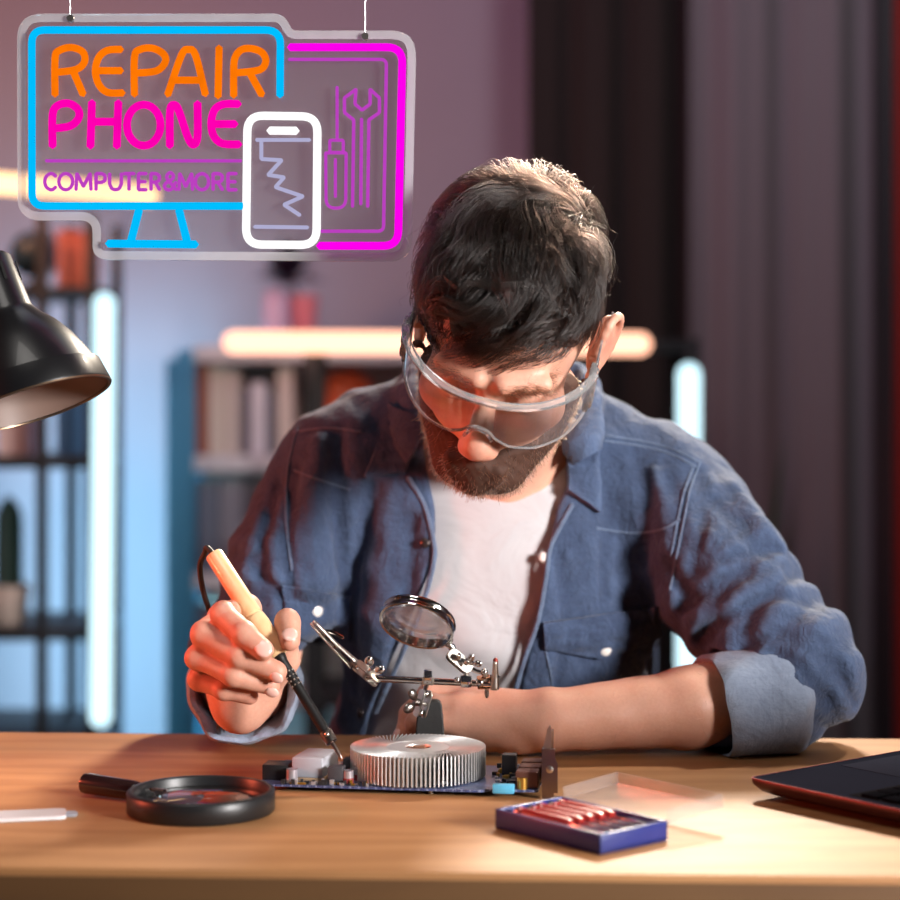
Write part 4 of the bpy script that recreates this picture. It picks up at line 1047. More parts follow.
# ================================================================== LAPTOP
la0, lb0 = P(748, 775, 1.595), P(889, 752, 1.700); lc0 = P(900, 806, 1.497)
LAZ = TZ + .0165
A0 = on_table(748, 777.5, .0165); B0 = on_table(890, 752.5, .0165)
lu = (B0 - A0); lw = np.linalg.norm(lu); lu /= lw; lv = np.cross(lu, [0, 0, 1.0]); lv = -lv if lv[1] > 0 else lv
lap = thing('laptop', 'dark open laptop at the right edge of the table, keyboard side seen', 'laptop', (A0 + B0) / 2 * np.array([1, 1, 0]) + [0, 0, TZ])
lw = .262; dep = .235
def Lp(u, v, z=0): return A0 + lu * u + lv * v + np.array([0, 0, z])
LAPM = simple('laptop_grey', rgb(34, 36, 47), .7, 0.0, .08, 400, .04, 0.0); LAPE = simple('laptop_edge', rgb(74, 36, 40), .30, .5, .08); KEYM = simple('key_black', (.006, .006, .008), .6, spec=0.0)
outl = rounded([(0, 0), (lw, 0), (lw, dep), (0, dep)], [.008, .006, .006, .006], 5)
def lap_body():
    n = len(outl); vs = []; 
    for z, ins in ((0, .0006), (-.0014, 0), (-.0050, .0008), (-.0100, .0055), (-.0135, .014)):
        for p in outl:
            c = np.array([lw / 2, dep / 2]); p = np.array(p); k = (p - c); k = k / np.abs(k).max(); 
            q = p - np.clip((p - c) * 9, -ins, ins) if ins else p
            vs.append(Lp(q[0], q[1], z))
    fs = [tuple(range(n))] + [tuple(range(5 * n - 1, 4 * n - 1, -1))]
    for i in range(4):
        for k in range(n): fs.append((i * n + k, i * n + (k + 1) % n, (i + 1) * n + (k + 1) % n, (i + 1) * n + k))
    return MB().add(vs, fs)
lb_ = lap_body().build('base', LAPM, lap, True, 40)
lb_.data.materials.append(LAPE)
for p in lb_.data.polygons:
    if p.center.z - LAZ < -.0004 or abs(p.normal.z) < .8: p.material_index = 1
MB().tube([Lp(p[0], p[1], -.0002) for p in rounded([(0.0004, .0004), (lw, .0004), (lw, dep), (.0004, dep)], .008, 5)], .0006, 6, True).build('edge_trim', simple('red_trim', rgb(150, 40, 36), .3, .4), lb_)
for u, v in ((.03, .03), (lw - .03, .03), (.03, dep - .03), (lw - .03, dep - .03)): MB().cyl(Lp(u, v, -.0165), Lp(u, v, -.0130), .006, seg=14).build('rubber_foot', RUBBER, lb_)
MB().box(Lp(lw * .56, .043, .0001), (.052, .030, .0003), np.stack([lu, lv, np.cross(lu, lv)], 1), .0002).build('trackpad', simple('trackpad_grey', rgb(44, 46, 58), .6, spec=0.0), lb_)
kb = MB().box(Lp(lw * .5, .150, .0001), (lw * .46, .056, .0004), np.stack([lu, lv, np.cross(lu, lv)], 1), .0002).build('keyboard', simple('keyboard_bed', (.012, .012, .014), .7, spec=0.0), lb_)
RKB = np.stack([lu, lv, np.cross(lu, lv)], 1)
for r in range(5):
    nk = 13
    for c in range(nk):
        u0 = lw * .045 + (c + .5) * lw * .91 / nk; MB().box(Lp(u0, .102 + r * .0195 + .0095, .0016), (lw * .91 / nk / 2 - .0012, .0082, .0011), RKB, .0007).build('key', KEYM, kb)
# the screen stands open at the far side, outside the picture
su = lv * math.cos(1.05) + np.array([0, 0, math.sin(1.05)]); scn = MB(); so = Lp(lw / 2, dep - .002, .004)
scn.box(so + su * .085, (lw / 2, .085, .003), np.stack([lu, su, np.cross(lu, su)], 1), .002)
sco = scn.build('screen_lid', LAPM, lap)
MB().cyl(Lp(.03, dep - .004, .0015), Lp(lw - .03, dep - .004, .0015), .0035, seg=12).build('hinge', LAPE, lap)

# ================================================================== WHITE RULER AT THE LEFT
s0, s1 = on_table(-70, 817.5, .003), on_table(66, 811.5, .003); sv = s1 - s0; sl = np.linalg.norm(sv); sv /= sl; sw = np.cross([0, 0, 1.0], sv)
st_ = thing('ruler', 'thin shiny white metal ruler lying flat on the table at the left edge', 'ruler', (s0 + s1) / 2 * np.array([1, 1, 0]) + [0, 0, TZ])
MB().prism(rounded([(-.004, -.0145), (sl, -.0145), (sl, .0145), (-.004, .0145)], .0055, 4), s0 - [0, 0, .0028], sv, sw, .0026).build('blade', simple('white_gloss', rgb(246, 246, 250), .12, .0, .02, coat=.8), st_, True, 30)
MB().prism(rounded([(0, -.007), (.007, -.007), (.009, 0), (.007, .007), (0, .007)], .002, 3), s0 + sv * sl - [0, 0, .0028], sv, sw, .0018).build('end_tab', simple('grey_tab', rgb(170, 176, 188), .3, .3), st_, True, 30)

# ================================================================== DESK LAMP
LD = 1.66
lamp = thing('desk_lamp', 'black metal desk lamp with bell shade hanging in from the left edge', 'lamp', (-.58, 1.74, TZ))
rcn = P(34, 404, LD); axl = np.array([.33, -.16, -.93]); axl /= np.linalg.norm(axl)
LL = .132
prof = [(t + (.014 if t > .03 else 0), r) for t, r in [(0, .0155), (.004, .0190), (.036, .0232), (.040, .0255), (.046, .030), (.056, .0395), (.070, .0485), (.084, .0550), (.094, .0590), (.097, .0600), (.0975, .0630), (.116, .0665), (.118, .0660)]]
top0 = rcn - axl * LL
shade = MB().lathe(prof + [(t + .014, r) for t, r in [(.1175, .0638), (.099, .0600), (.094, .0570), (.070, .0465), (.050, .030)]], top0, axl, 72, True, True).build('shade', BLACKMET, lamp, True, 40)
INN = simple('lamp_inner', rgb(128, 106, 96), .5, var=.03)
MB().lathe([(t + .014, r) for t, r in [(.1172, .0634), (.099, .0596), (.094, .0566), (.070, .0461), (.050, .0296), (.050, .001)]], top0, axl, 64, False, True).build('reflector', INN, shade, True, 60)
MB().lathe([(.1318, .0668), (.1330, .0662), (.1330, .0640), (.1318, .0636)], top0, axl, 72, False, False).build('rim', simple('brass_rim', (.30, .20, .13), .3, .9), shade)
Rl = frame(axl); mb = MB()
for w in np.linspace(0, 2 * PI, 7)[:-1]:
    dr = Rl[:, 0] * math.cos(w + .45) + Rl[:, 1] * math.sin(w + .45); mb.box(top0 + axl * .019 + dr * .0212, (.0016, .0006, .0085), np.stack([np.cross(axl, dr), dr, axl], 1), .0005)
mb.build('vent_slot', simple('slot_black', (.002, .002, .002), .9), shade)
MB().sphere(top0 + axl * .085, (.022, .022, .028), Rl).build('bulb', simple('bulb_frost', rgb(225, 210, 190), .4), shade)
j = [top0 + axl * .002, top0 - axl * .018, top0 + np.array([-.010, 0, .075]), np.array([-.40, 1.67, 1.36])]
MB().tube([j[0], j[1], top0 + np.array([-.009, .0, .045])], .0042, 12).build('swivel', CHROME, lamp)
j2 = np.array([-.44, 1.69, 1.38])
MB().tube([top0 + np.array([-.009, .0, .040]), j2], .0055, 12).build('arm', BLACKMET, lamp); MB().tube([j2, np.array([-.58, 1.74, .80])], .0055, 12).build('arm', BLACKMET, lamp)
MB().sphere(j2, .012).build('joint', BLACKMET, lamp)
MB().lathe([(0, .075), (.010, .075), (.016, .068), (.018, .02), (.055, .014), (.058, .004)], (-.58, 1.74, TZ), (0, 0, 1), 40).build('base', BLACKMET, lamp)
# ================================================================== NEON SIGN
SD = 1.70
def sp(x, y, o=0.0): return P(x, y, SD - o)
sign = thing('neon_sign', 'glowing shop sign of orange, pink, blue and white tubes on clear acrylic', 'sign', sp(216, 140))
out_ = [(17, 13.5), (283, 13.5), (293, 30.5), (416.5, 30.5), (411.5, 261.5), (92.5, 259.5), (92.5, 220.5), (17.5, 220.5)]
rad = [26, 22, 3, 26, 24, 15, 12, 24]
pol = rounded(out_, rad, 8)
ACR = clear('acrylic_sheet', (.92, .92, .93), .05, 1.45, .08, (.55, .55, .58), .6)
UXs, UZs = np.array([SD / F, 0, 0]), np.array([0, 0, -SD / F]); O3 = np.array([-CX * SD / F, SD + .004, CZ + HY * SD / F])
MB().prism([(p[0], p[1]) for p in pol], O3, UXs, UZs, .004).build('acrylic_panel', ACR, sign, True, 30)
# polished edge of the sheet: a milky band
cen = np.array([215, 138.0]); band = MB(); n = len(pol); inn = []
for i in range(n):
    a, b = pol[i - 1], pol[(i + 1) % n]; t = np.array(b) - np.array(a); t = t / (np.linalg.norm(t) + 1e-9); inn.append(np.array(pol[i]) + np.array([-t[1], t[0]]) * 8.5)
vs = [sp(p[0], p[1], .0006) for p in pol] + [sp(p[0], p[1], .0006) for p in inn]
band.add(vs, [(i, (i + 1) % n, n + (i + 1) % n, n + i) for i in range(n)])
band.build('acrylic_edge', clear('acrylic_edge', (.92, .92, .93), .38, 1.45, .2, (.84, .82, .85), .5), sign, True, 180)
CYAN = emit('neon_cyan', rgb(0, 190, 255), 1.0, .10); MAG = emit('neon_magenta', rgb(255, 0, 236), 1.0, .10); PINK = emit('neon_pink', rgb(255, 0, 176), 1.0, .35, 60)
ORNG = emit('neon_orange', rgb(255, 120, 4), 1.0, .45, 70); WHITE = emit('neon_white', (1, 1, 1), 1.15); PURP = emit('neon_purple', rgb(192, 66, 196), .95, .1); PALE = emit('neon_pale', rgb(180, 178, 214), .95, .1)
px2m = SD / F
def ntube(name, pts, w, mat, closed=False, parent=None, smooth=0, off=None):
    if smooth: pts = smooth_path([(x, y, 0) for x, y in pts], smooth, closed)
    r = w * px2m / 2; o = r + .001 if off is None else off
    return MB().tube([sp(p[0], p[1], o) for p in pts], r, 12, closed).build(name, mat, parent or sign, True, 180)
def z1(x, y): return (x * .24444, y * .24444)
def z5(x, y): return (210 + x * .24444, y * .24444)
def z2(x, y): return (210 + x * .24444, 60 + y * .24444)
def multi(name, paths, w, mat, sm=4):
    mb = MB(); r = w * px2m / 2
    for k, (pts, closed, s) in enumerate(paths):
        q = smooth_path([(x, y, 0) for x, y in pts], sm, closed) if s else pts
        if not s and not closed and len(q) > 2:
            for a, b in zip(q[:-1], q[1:]): mb.tube([sp(a[0], a[1], r + .001), sp(b[0], b[1], r + .001)], r, 12)
            continue
        mb.tube([sp(p[0], p[1], r + .001 + .0002 * k) for p in q], r, 12, closed)
    return mb.build(name, mat, sign, True, 180)
LW = 7.4
mon = rounded([(280, 95.5), (280.5, 30), (31.8, 30), (32, 206), (243, 206)], [0, 15, 13, 13, 0], 7); ntube('monitor_outline', mon[0:], 7.6, CYAN)
multi('monitor_stand', [([(139, 210), (131, 241)], 0, 0), ([(179, 210), (187, 241)], 0, 0), ([(108, 243.6), (196, 244.4)], 0, 0)], 8.0, CYAN)
mg_ = rounded([(290, 47.2), (402.6, 47.2), (398, 245.8), (319, 245.8)], [0, 16, 15, 0], 7); ntube('tablet_outline', mg_, 8.0, MAG)
pi_ = rounded([(289, 59.4), (386.5, 59.4), (383.5, 231.2), (321, 231.2)], [0, 6, 6, 0], 5); ntube('tablet_inner_line', pi_, 3.4, PURP)
ph = rounded([(247.5, 115.5), (317.5, 116.5), (316.5, 245), (246, 244.5)], [16, 16, 16, 16], 7); ntube('phone_outline', ph, 8.2, WHITE, True)
ntube('phone_speaker', [(269.5, 130.6), (296.5, 130.8)], 8.2, WHITE)
multi('phone_screen_line', [([z2(190, 327), z2(408, 327)], 0, 0), ([z2(182, 682), z2(400, 685)], 0, 0), ([z2(*p) for p in ((210, 335), (210, 405), (293, 410), (238, 470), (303, 480), (268, 520), (380, 558), (303, 592), (368, 635))], 0, 0)], 3.9, PALE)
multi('screwdriver_symbol', [([z2(520, 110), z2(520, 322)], 0, 0), (rounded([z2(490, 328), z2(545, 328), z2(545, 378), z2(490, 378)], 1, 2), 1, 0), (rounded([z2(473, 380), z2(557, 380), z2(555, 606), z2(475, 606)], [1, 1, 9.5, 9.5], 6), 1, 0), ([z2(513, 405), z2(513, 560)], 0, 0)], 3.2, PURP)
multi('wrench_symbol', [([z2(*p) for p in ((583, 600), (588, 245), (550, 215), (550, 155), (597, 120), (593, 180), (622, 205), (655, 180), (655, 120), (693, 155), (693, 215), (650, 245), (645, 600))], 0, 0), ([z2(620, 240), z2(617, 590)], 0, 0)], 3.4, PURP)
ntube('underline', [(46, 160.8), (241, 160.8)], 3.4, PURP)
L1 = [[([z1(*p) for p in ((225, 388), (225, 240), (240, 208), (290, 194), (338, 212), (346, 252), (312, 284), (232, 296))], 0, 1), ([z1(303, 300), z1(340, 386)], 0, 0)],
      [([z1(*p) for p in ((496, 202), (440, 206), (404, 235), (390, 290), (404, 345), (440, 378), (503, 380))], 0, 1), ([z1(405, 289), z1(496, 289)], 0, 0)],
      [([z1(*p) for p in ((550, 388), (550, 235), (572, 203), (622, 197), (668, 220), (676, 254), (640, 290), (558, 299))], 0, 1)],
      [([z1(*p) for p in ((686, 388), (742, 226), (771, 203), (800, 226), (840, 386))], 0, 1), ([z1(716, 328), z1(820, 328)], 0, 0)],
      [([z5(37, 194), z5(33, 395)], 0, 0)],
      [([z5(*p) for p in ((97, 392), (97, 275), (106, 228), (132, 202), (172, 199), (214, 216), (228, 252), (202, 286), (108, 298))], 0, 1), ([z5(166, 304), z5(212, 388)], 0, 0)]]
for k, pt in enumerate(L1): multi('orange_letter', pt, LW, ORNG)
ell = [(588 * .24444 + 16.8 * math.cos(w), 512 * .24444 + 20.5 * math.sin(w)) for w in np.linspace(0, 2 * PI, 29)[:-1]]
L2 = [[([z1(*p) for p in ((215, 598), (215, 470), (236, 432), (280, 423), (318, 446), (322, 482), (288, 515), (224, 525))], 0, 1)],
      [([z1(376, 418), z1(370, 600)], 0, 0), ([z1(484, 418), z1(478, 600)], 0, 0), ([z1(378, 498), z1(480, 498)], 0, 0)],
      [(ell, 1, 0)],
      [([z1(*p) for p in ((695, 598), (696, 450), (716, 430), (734, 460), (768, 560), (790, 592), (808, 560), (808, 422))], 0, 1)],
      [([z2(*p) for p in ((118, 180), (55, 181), (18, 205), (5, 260), (16, 312), (52, 342), (120, 345))], 0, 1), ([z2(12, 262), z2(104, 262)], 0, 0)]]
for k, pt in enumerate(L2): multi('pink_letter', pt, LW + .6, PINK)
# small line of capitals
S = {'C': [([(.95, .18), (.6, .0), (.18, .15), (.02, .5), (.18, .85), (.6, 1), (.95, .82)], 0, 1)], 'O': [([(.5 + .48 * math.cos(w), .5 + .5 * math.sin(w)) for w in np.linspace(0, 2 * PI, 17)[:-1]], 1, 0)],
     'M': [([(0, 1), (.06, 0), (.5, .8), (.94, 0), (1, 1)], 0, 0)], 'P': [([(.05, 1), (.05, 0), (.6, 0), (.92, .12), (.92, .42), (.6, .55), (.05, .55)], 0, 0)], 'U': [([(.05, 0), (.05, .65), (.22, .94), (.5, 1), (.78, .94), (.95, .65), (.95, 0)], 0, 0)],
     'T': [([(0, 0), (1, 0)], 0, 0), ([(.5, 0), (.5, 1)], 0, 0)], 'E': [([(.95, 0), (.05, 0), (.05, 1), (.95, 1)], 0, 0), ([(.05, .5), (.85, .5)], 0, 0)],
     'R': [([(.05, 1), (.05, 0), (.62, 0), (.92, .12), (.92, .40), (.62, .53), (.05, .53)], 0, 0), ([(.5, .53), (.95, 1)], 0, 0)],
     '&': [([(1, 1), (.3, .36), (.25, .1), (.5, -.06), (.74, .1), (.66, .34), (.12, .62), (.05, .84), (.3, 1.0), (.66, .92), (.95, .52)], 0, 1)]}
xs = [('C', 44.5, 56.5), ('O', 58.5, 73), ('M', 76, 91), ('P', 95.5, 106), ('U', 109, 122), ('T', 123.5, 134.5), ('E', 138, 147), ('R', 150.5, 160), ('&', 164, 176.5), ('M', 179, 192.5), ('O', 195, 209), ('R', 212.5, 223), ('E', 227.5, 237)]
for ch, x0, x1 in xs: multi('small_letter', [([(x0 + p[0] * (x1 - x0), 173.6 + p[1] * 16.2) for p in pts], c, s) for pts, c, s in S[ch]], 3.6, PURP, 4)
for x in (70, 365):
    y = 18 if x < 280 else 36
    MB().tube([sp(x, y, -.002), (sp(x, y)[0], SD + .002, 2.598)], .0005, 6).build('hanging_wire', simple('wire_steel', (.5, .5, .52), .3, 1.0), sign)
    MB().lathe([(0, .0030), (.006, .0030), (.007, .001)], sp(x, y, .004), (0, 1, 0), 14).build('wire_clip', NICKEL, sign)
# ================================================================== ROOM
XL_, XR_, YB, YF, ZC = -1.75, 2.60, 4.70, -1.6, 2.60
def plaster(name, a, b):
    t = NT(name); v = t.obj(); n = t.noise(2.2, 4, .55, v); n2 = t.noise(90, 3, .6, v)
    bs = t.bsdf(Base_Color=t.mix(n, a, b), Roughness=.85); t.set(bs, 'Normal', t.bump(n2, .15, .002)); return t.done(bs)
WALLM = plaster('wall_paint', rgb(170, 160, 170), rgb(158, 148, 160)); CEILM = plaster('ceiling_paint', rgb(120, 116, 120), rgb(110, 106, 110))
struct(MB().box(((XL_ + XR_) / 2, YB + .05, ZC / 2), ((XR_ - XL_) / 2 + .1, .05, ZC / 2)).build('wall_back', WALLM, None, False))
struct(MB().box((XL_ - .05, (YB + YF) / 2, ZC / 2), (.05, (YB - YF) / 2, ZC / 2)).build('wall_left', WALLM, None, False))
struct(MB().box((XR_ + .05, (YB + YF) / 2, ZC / 2), (.05, (YB - YF) / 2, ZC / 2)).build('wall_right', WALLM, None, False))
struct(MB().box(((XL_ + XR_) / 2, (YB + YF) / 2, ZC + .05), ((XR_ - XL_) / 2 + .1, (YB - YF) / 2 + .1, .05)).build('ceiling', CEILM, None, False))
struct(MB().box(((XL_ + XR_) / 2, (YB + YF) / 2, -.05), ((XR_ - XL_) / 2 + .1, (YB - YF) / 2 + .1, .05)).build('floor', wood('floor_wood', rgb(110, 84, 64), rgb(96, 72, 54), rgb(70, 50, 38), .6), None, False))
struct(MB().box(((XL_ + XR_) / 2, YB - .008, .05), ((XR_ - XL_) / 2, .008, .05)).build('baseboard_back', simple('base_white', rgb(170, 165, 168), .5), None, False))
RACKM = simple('rack_black', (.020, .018, .020), .5, .3)
# ---- light tubes
def led(name, label, a, b, r, col, mat_name, s, clipto):
    t = thing(name, label, 'light tube', (np.array(a) + np.array(b)) / 2, 'light tubes in the background')
    ax = np.array(b) - np.array(a); L = np.linalg.norm(ax)
    prof = [(r * (1 - math.cos(w)), max(r * math.sin(w), .0004)) for w in np.linspace(0, PI / 2, 7)] + [(L - r * (1 - math.cos(w)), max(r * math.sin(w), .0004)) for w in np.linspace(PI / 2, 0, 7)]
    MB().lathe(prof, a, ax, 24).build('tube', emit(mat_name, col, s), t, True, 60)
    for q in (.12, .88):
        p = np.array(a) + ax * q; m = MB(); m.box(p + np.array(clipto) * .5, tuple(np.maximum(np.abs(np.array(clipto)) * .5, .010)), None, .001); m.build('mounting_clip', RACKM, t)
    return t
ORT = (1.0, .50, .33); CYT = (.62, .90, 1.0)
led('light_tube', 'glowing orange light tube fixed level across the rack behind the man', P(223, 342, 3.72), P(651, 344, 3.72), .0205, ORT, 'tube_orange', 2.4, (0, .028, 0))
led('light_tube', 'tall glowing blue-white light tube upright on the left rack beside the lamp shade', P(104.5, 293, 3.78), P(100.5, 727, 3.78), .0200, CYT, 'tube_white', 1.8, (-.004, .030, 0))
led('light_tube', 'glowing blue-white light tube upright behind the shoulder of the man, on the rack post', P(689, 363, 3.70), P(688, 735, 3.70), .0215, CYT, 'tube_white', 1.8, (0, .030, 0))
led('light_tube', 'glowing warm tube sloping behind the left half of the neon sign', P(-90, 176, 3.45), P(157, 196, 3.80), .0185, (1.0, .60, .30), 'tube_warm', 2.6, (0, .030, .0))
# ---- left rack
def rack(name, label, posts, d0, d1, ztop, shelves, w=.016):
    t = thing(name, label, 'rack', ((posts[0] + posts[-1]) / 2, (d0 + d1) / 2, 0))
    for x in posts:
        for y in (d0, d1): MB().box((x, y, ztop / 2), (w, w * .8, ztop / 2), None, .002).build('post', RACKM, t)
    for z in shelves: MB().box(((posts[0] + posts[-1]) / 2, (d0 + d1) / 2, z), ((posts[-1] - posts[0]) / 2 + w, (d1 - d0) / 2 + w * .7, .011), None, .002).build('shelf', RACKM, t)
    return t
zpy = lambda z, d: HY + (CZ - z) * F / d
X_ = lambda px, d: (px - CX) / F * d
Z_ = lambda py, d: CZ - (py - HY) / F * d
rack('storage_rack', 'black metal rack with open shelves at the far left', [X_(-190, 3.86), X_(42, 3.86), X_(91, 3.86)], 3.86, 4.16, Z_(214, 3.86), [Z_(v, 3.86) for v in (292, 463, 635, 740)], .011)
rack('storage_rack', 'black metal rack behind the man that carries the level orange tube', [X_(312, 3.78), X_(692, 3.78)], 3.78, 4.00, Z_(338, 3.78), [Z_(346, 3.78), Z_(540, 3.78), Z_(700, 3.78)], .014)
# ---- bookcase
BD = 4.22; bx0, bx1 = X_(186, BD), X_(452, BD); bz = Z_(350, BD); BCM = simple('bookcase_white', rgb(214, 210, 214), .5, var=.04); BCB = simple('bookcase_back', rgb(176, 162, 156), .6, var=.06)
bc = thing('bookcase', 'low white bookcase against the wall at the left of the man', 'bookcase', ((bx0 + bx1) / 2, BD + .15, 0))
MB().box((bx0 - .002, BD + .15, bz / 2), (.018, .15, bz / 2), None, .002).build('side_panel', simple('bookcase_cyan_lit', rgb(66, 146, 184), .5, var=.05), bc)  # cyan glow put into the colour of this panel and the trim
MB().box((bx0 - .030, BD + .02, bz / 2 - .01), (.013, .02, bz / 2 - .01), None, .002).build('side_trim', simple('bookcase_cyan_lit', rgb(66, 146, 184), .5, var=.05), bc)
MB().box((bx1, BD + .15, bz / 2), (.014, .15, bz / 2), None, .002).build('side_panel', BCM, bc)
MB().box(((bx0 + bx1) / 2, BD + .297, bz / 2), ((bx1 - bx0) / 2, .004, bz / 2)).build('back_panel', BCB, bc)
for v in (352, 462, 580, 700): MB().box(((bx0 + bx1) / 2, BD + .146, Z_(v, BD) - .004), ((bx1 - bx0) / 2 - .016, .144, .017), None, .002).build('shelf', BCM, bc)
def book(px, zb, w, h, d, col, lab, grp, tilt=0.0, dep=.11, cat='book', nm='book'):
    w_, h_ = w / F * d, h / F * d; x, z = X_(px, d), zb
    t = thing(nm, lab, cat, (x, d + dep / 2, z), grp); R = np.array([[math.cos(tilt), 0, math.sin(tilt)], [0, 1, 0], [-math.sin(tilt), 0, math.cos(tilt)]])
    c = np.array([x, d + dep / 2, z + h_ / 2 + .0005]); m = simple('cover_%d_%d_%d' % col, rgb(*col), .6)
    MB().box(c + [0, 0, 0], (w_ / 2 * .82, dep / 2 - .003, h_ / 2 - .003), R).build('pages', simple('paper', rgb(220, 212, 196), .8), t, False)
    mb = MB()
    for s in (-1, 1): mb.box(c + R @ np.array([s * w_ * .46, 0, 0]), (w_ * .045, dep / 2, h_ / 2), R)
    mb.box(c + R @ np.array([0, -dep / 2 + .001, 0]), (w_ / 2, .0016, h_ / 2), R, .0006); mb.build('cover', m, t, False)
SHT = lambda v: Z_(v, BD) - .004 + .017 + .0006
r1 = SHT(462); d1 = BD + .03; G1 = 'books in the bookcase'
for px, w, h, c, lab in ((203, 13, 92, (150, 84, 62), 'brown book at the left end of the upper bookcase shelf'), (217, 17, 88, (206, 190, 176), 'tall cream book beside the brown one on the upper bookcase shelf'), (233, 12, 84, (200, 186, 178), 'slim cream book left of the dark grey one on the upper bookcase shelf'), (245, 10, 66, (96, 92, 104), 'dark grey book just left of the white one on the upper bookcase shelf'),
                         (258, 15, 72, (226, 224, 232), 'short white book in the middle of the upper bookcase shelf'), (271, 9, 64, (92, 90, 104), 'dark grey book just right of the white one on the upper bookcase shelf'), (285, 15, 90, (204, 190, 182), 'pale beige book at the right of the upper bookcase shelf')): book(px, r1, w, h, d1, c, lab, G1)
for px, w, h, c, lab in ((208, 20, 92, (104, 110, 126), 'grey-blue binder at the left end of the lower bookcase shelf'), (232, 24, 92, (132, 128, 138), 'light grey binder in the lower bookcase shelf'), (260, 28, 92, (104, 100, 108), 'dark grey binder at the right of the lower bookcase shelf')): book(px, SHT(580), w, h, d1, c, lab, 'binders in the bookcase', cat='binder', nm='binder')
book(214, SHT(700), 36, 88, d1, (86, 92, 112), 'slate box file on the bottom bookcase shelf', None, cat='box file', nm='box_file')
# ---- vessels: lathe profiles in metres
def vessel(name, label, cat, px, py, d, prof, col, part='body', rough=.35):
    t = thing(name, label, cat, (X_(px, d), d, Z_(py, d)))
    wall = [(z, r) for z, r in prof] + [(prof[-1][0] - .001, prof[-1][1] * .9), (prof[-1][0] * .75, prof[-1][1] * .85), (prof[-1][0] * .7, .001)]
    MB().lathe(wall, (X_(px, d), d, Z_(py, d) + .0005), (0, 0, 1), 28, True, False).build(part, simple('glaze_%d_%d_%d' % col, rgb(*col), rough), t, True, 60); return t
BT_ = zpy(SHT(352), BD + .14)
ja = vessel('jar', 'pale lilac jar standing on top of the bookcase', 'jar', 276, zpy(SHT(352), BD + .12), BD + .12, [(0, .026), (.004, .029), (.10, .029), (.108, .026), (.112, .022)], (206, 176, 204)); MB().lathe([(0, .024), (.008, .025), (.010, .020)], (X_(276, BD + .12), BD + .12, SHT(352) + .113), (0, 0, 1), 24).build('lid', simple('lid_l', rgb(190, 160, 190), .4), ja)
vessel('flower_pot', 'pink pot with a dark bushy plant on top of the bookcase', 'potted plant', 303, zpy(SHT(352), BD + .16), BD + .16, [(0, .022), (.003, .025), (.095, .032), (.112, .034)], (226, 130, 140))
def leaf(mb, p, dr, ln, w, bend=.5):
    dr = np.array(dr, float) / np.linalg.norm(dr); s = np.cross(dr, [0, 0, 1.0]); s /= np.linalg.norm(s) + 1e-9; n = np.cross(s, dr); G = []
    for i in range(7):
        t = i / 6; c = np.array(p) + dr * ln * t - np.array([0, 0, 1]) * bend * ln * t * t * .5; ww = w * math.sin(PI * min(1, t * .92 + .08)) + .0008
        G.append([c - s * ww + n * ww * .3, c, c + s * ww + n * ww * .3])
    mb.grid(np.array(G))
fp = [o for o in bpy.data.objects if o.name.startswith('flower_pot')][0]; mb = MB(); rq = random.Random(3)
for k in range(70):
    w, e = rq.uniform(0, 2 * PI), rq.uniform(-.1, 1.4); leaf(mb, np.array(fp.location) + [-.035, 0, .135 + rq.uniform(0, .03)], (math.cos(w) * math.cos(e), math.sin(w) * math.cos(e), math.sin(e) + .25), rq.uniform(.06, .11), rq.uniform(.010, .016))
mb.tube([np.array(fp.location) + [0, 0, .08], np.array(fp.location) + [-.035, 0, .17]], .004, 8)
LEAFD = simple('leaf_dark', rgb(52, 30, 56), .5, var=.3); mb.build('foliage', LEAFD, fp)
vessel('vase', 'round vase with orange light in its colour inside the bookcase just above his shoulder', 'vase', 346, zpy(SHT(462), BD + .145), BD + .145, [(0, .03), (.004, .034), (.05, .054), (.10, .064), (.15, .058), (.168, .040), (.176, .030), (.182, .032)], (222, 92, 52))  # orange glow on the vase is put into its glaze colour
# ---- things on the left rack
dk = 3.94; s2, s3, s1_ = Z_(463, 3.86) + .011, Z_(635, 3.86) + .011, Z_(292, 3.86) + .011
s1_ += .0006; gl = thing('globe', 'dark teal desk globe on the top shelf of the left rack', 'globe', (X_(33, dk), dk, s1_)); gc = np.array([X_(33, dk), dk, s1_ + .066])
MB().lathe([(0, .030), (.004, .030), (.007, .010), (.016, .005)], (gc[0], gc[1], s1_), (0, 0, 1), 24).build('base', RACKM, gl); MB().sphere(gc, .046, None, 28, 18).build('ball', simple('globe_teal', rgb(38, 62, 78), .4, var=.6, scale=14), gl)
MB().tube([gc + np.array([math.sin(w) * .051, 0, -math.cos(w) * .051]) for w in np.linspace(-.1, 2.9, 16)], .003, 8).build('meridian_arm', RACKM, gl)
G2 = 'books on the left rack'
pz2 = zpy(s2, 3.93)
for px, w, h, c, lab in ((4, 15, 52, (196, 172, 170), 'beige book at the left end of the middle rack shelf'), (19, 13, 58, (178, 150, 152), 'dusty pink book in the middle rack shelf'), (32, 10, 50, (120, 112, 140), 'violet-grey book at the right of the middle rack shelf')): book(px, s2 + .0005, w, h, 3.93, c, lab, G2)
book(66, s2 + .0005, 20, 60, 3.93, (70, 110, 150), 'blue box file between the posts of the left rack', None, cat='box file', nm='box_file')
bb = thing('storage_box', 'reddish storage box with orange light in its colour on the top shelf of the left rack under the warm tube', 'box', (X_(74, 3.98), 3.98, s1_)); MB().box((X_(79, 3.98), 3.98, s1_ + .0485), (.032, .06, .048), None, .003).build('body', simple('red_box_orange_lit', rgb(214, 116, 92), .6), bb); MB().box((X_(79, 3.98), 3.98, s1_ + .1035), (.034, .062, .007), None, .002).build('lid', simple('red_lid_orange_lit', rgb(196, 100, 84), .6), bb)  # reddish box; the warm tube's orange light is painted into its colours
pz3 = zpy(s3, dk)
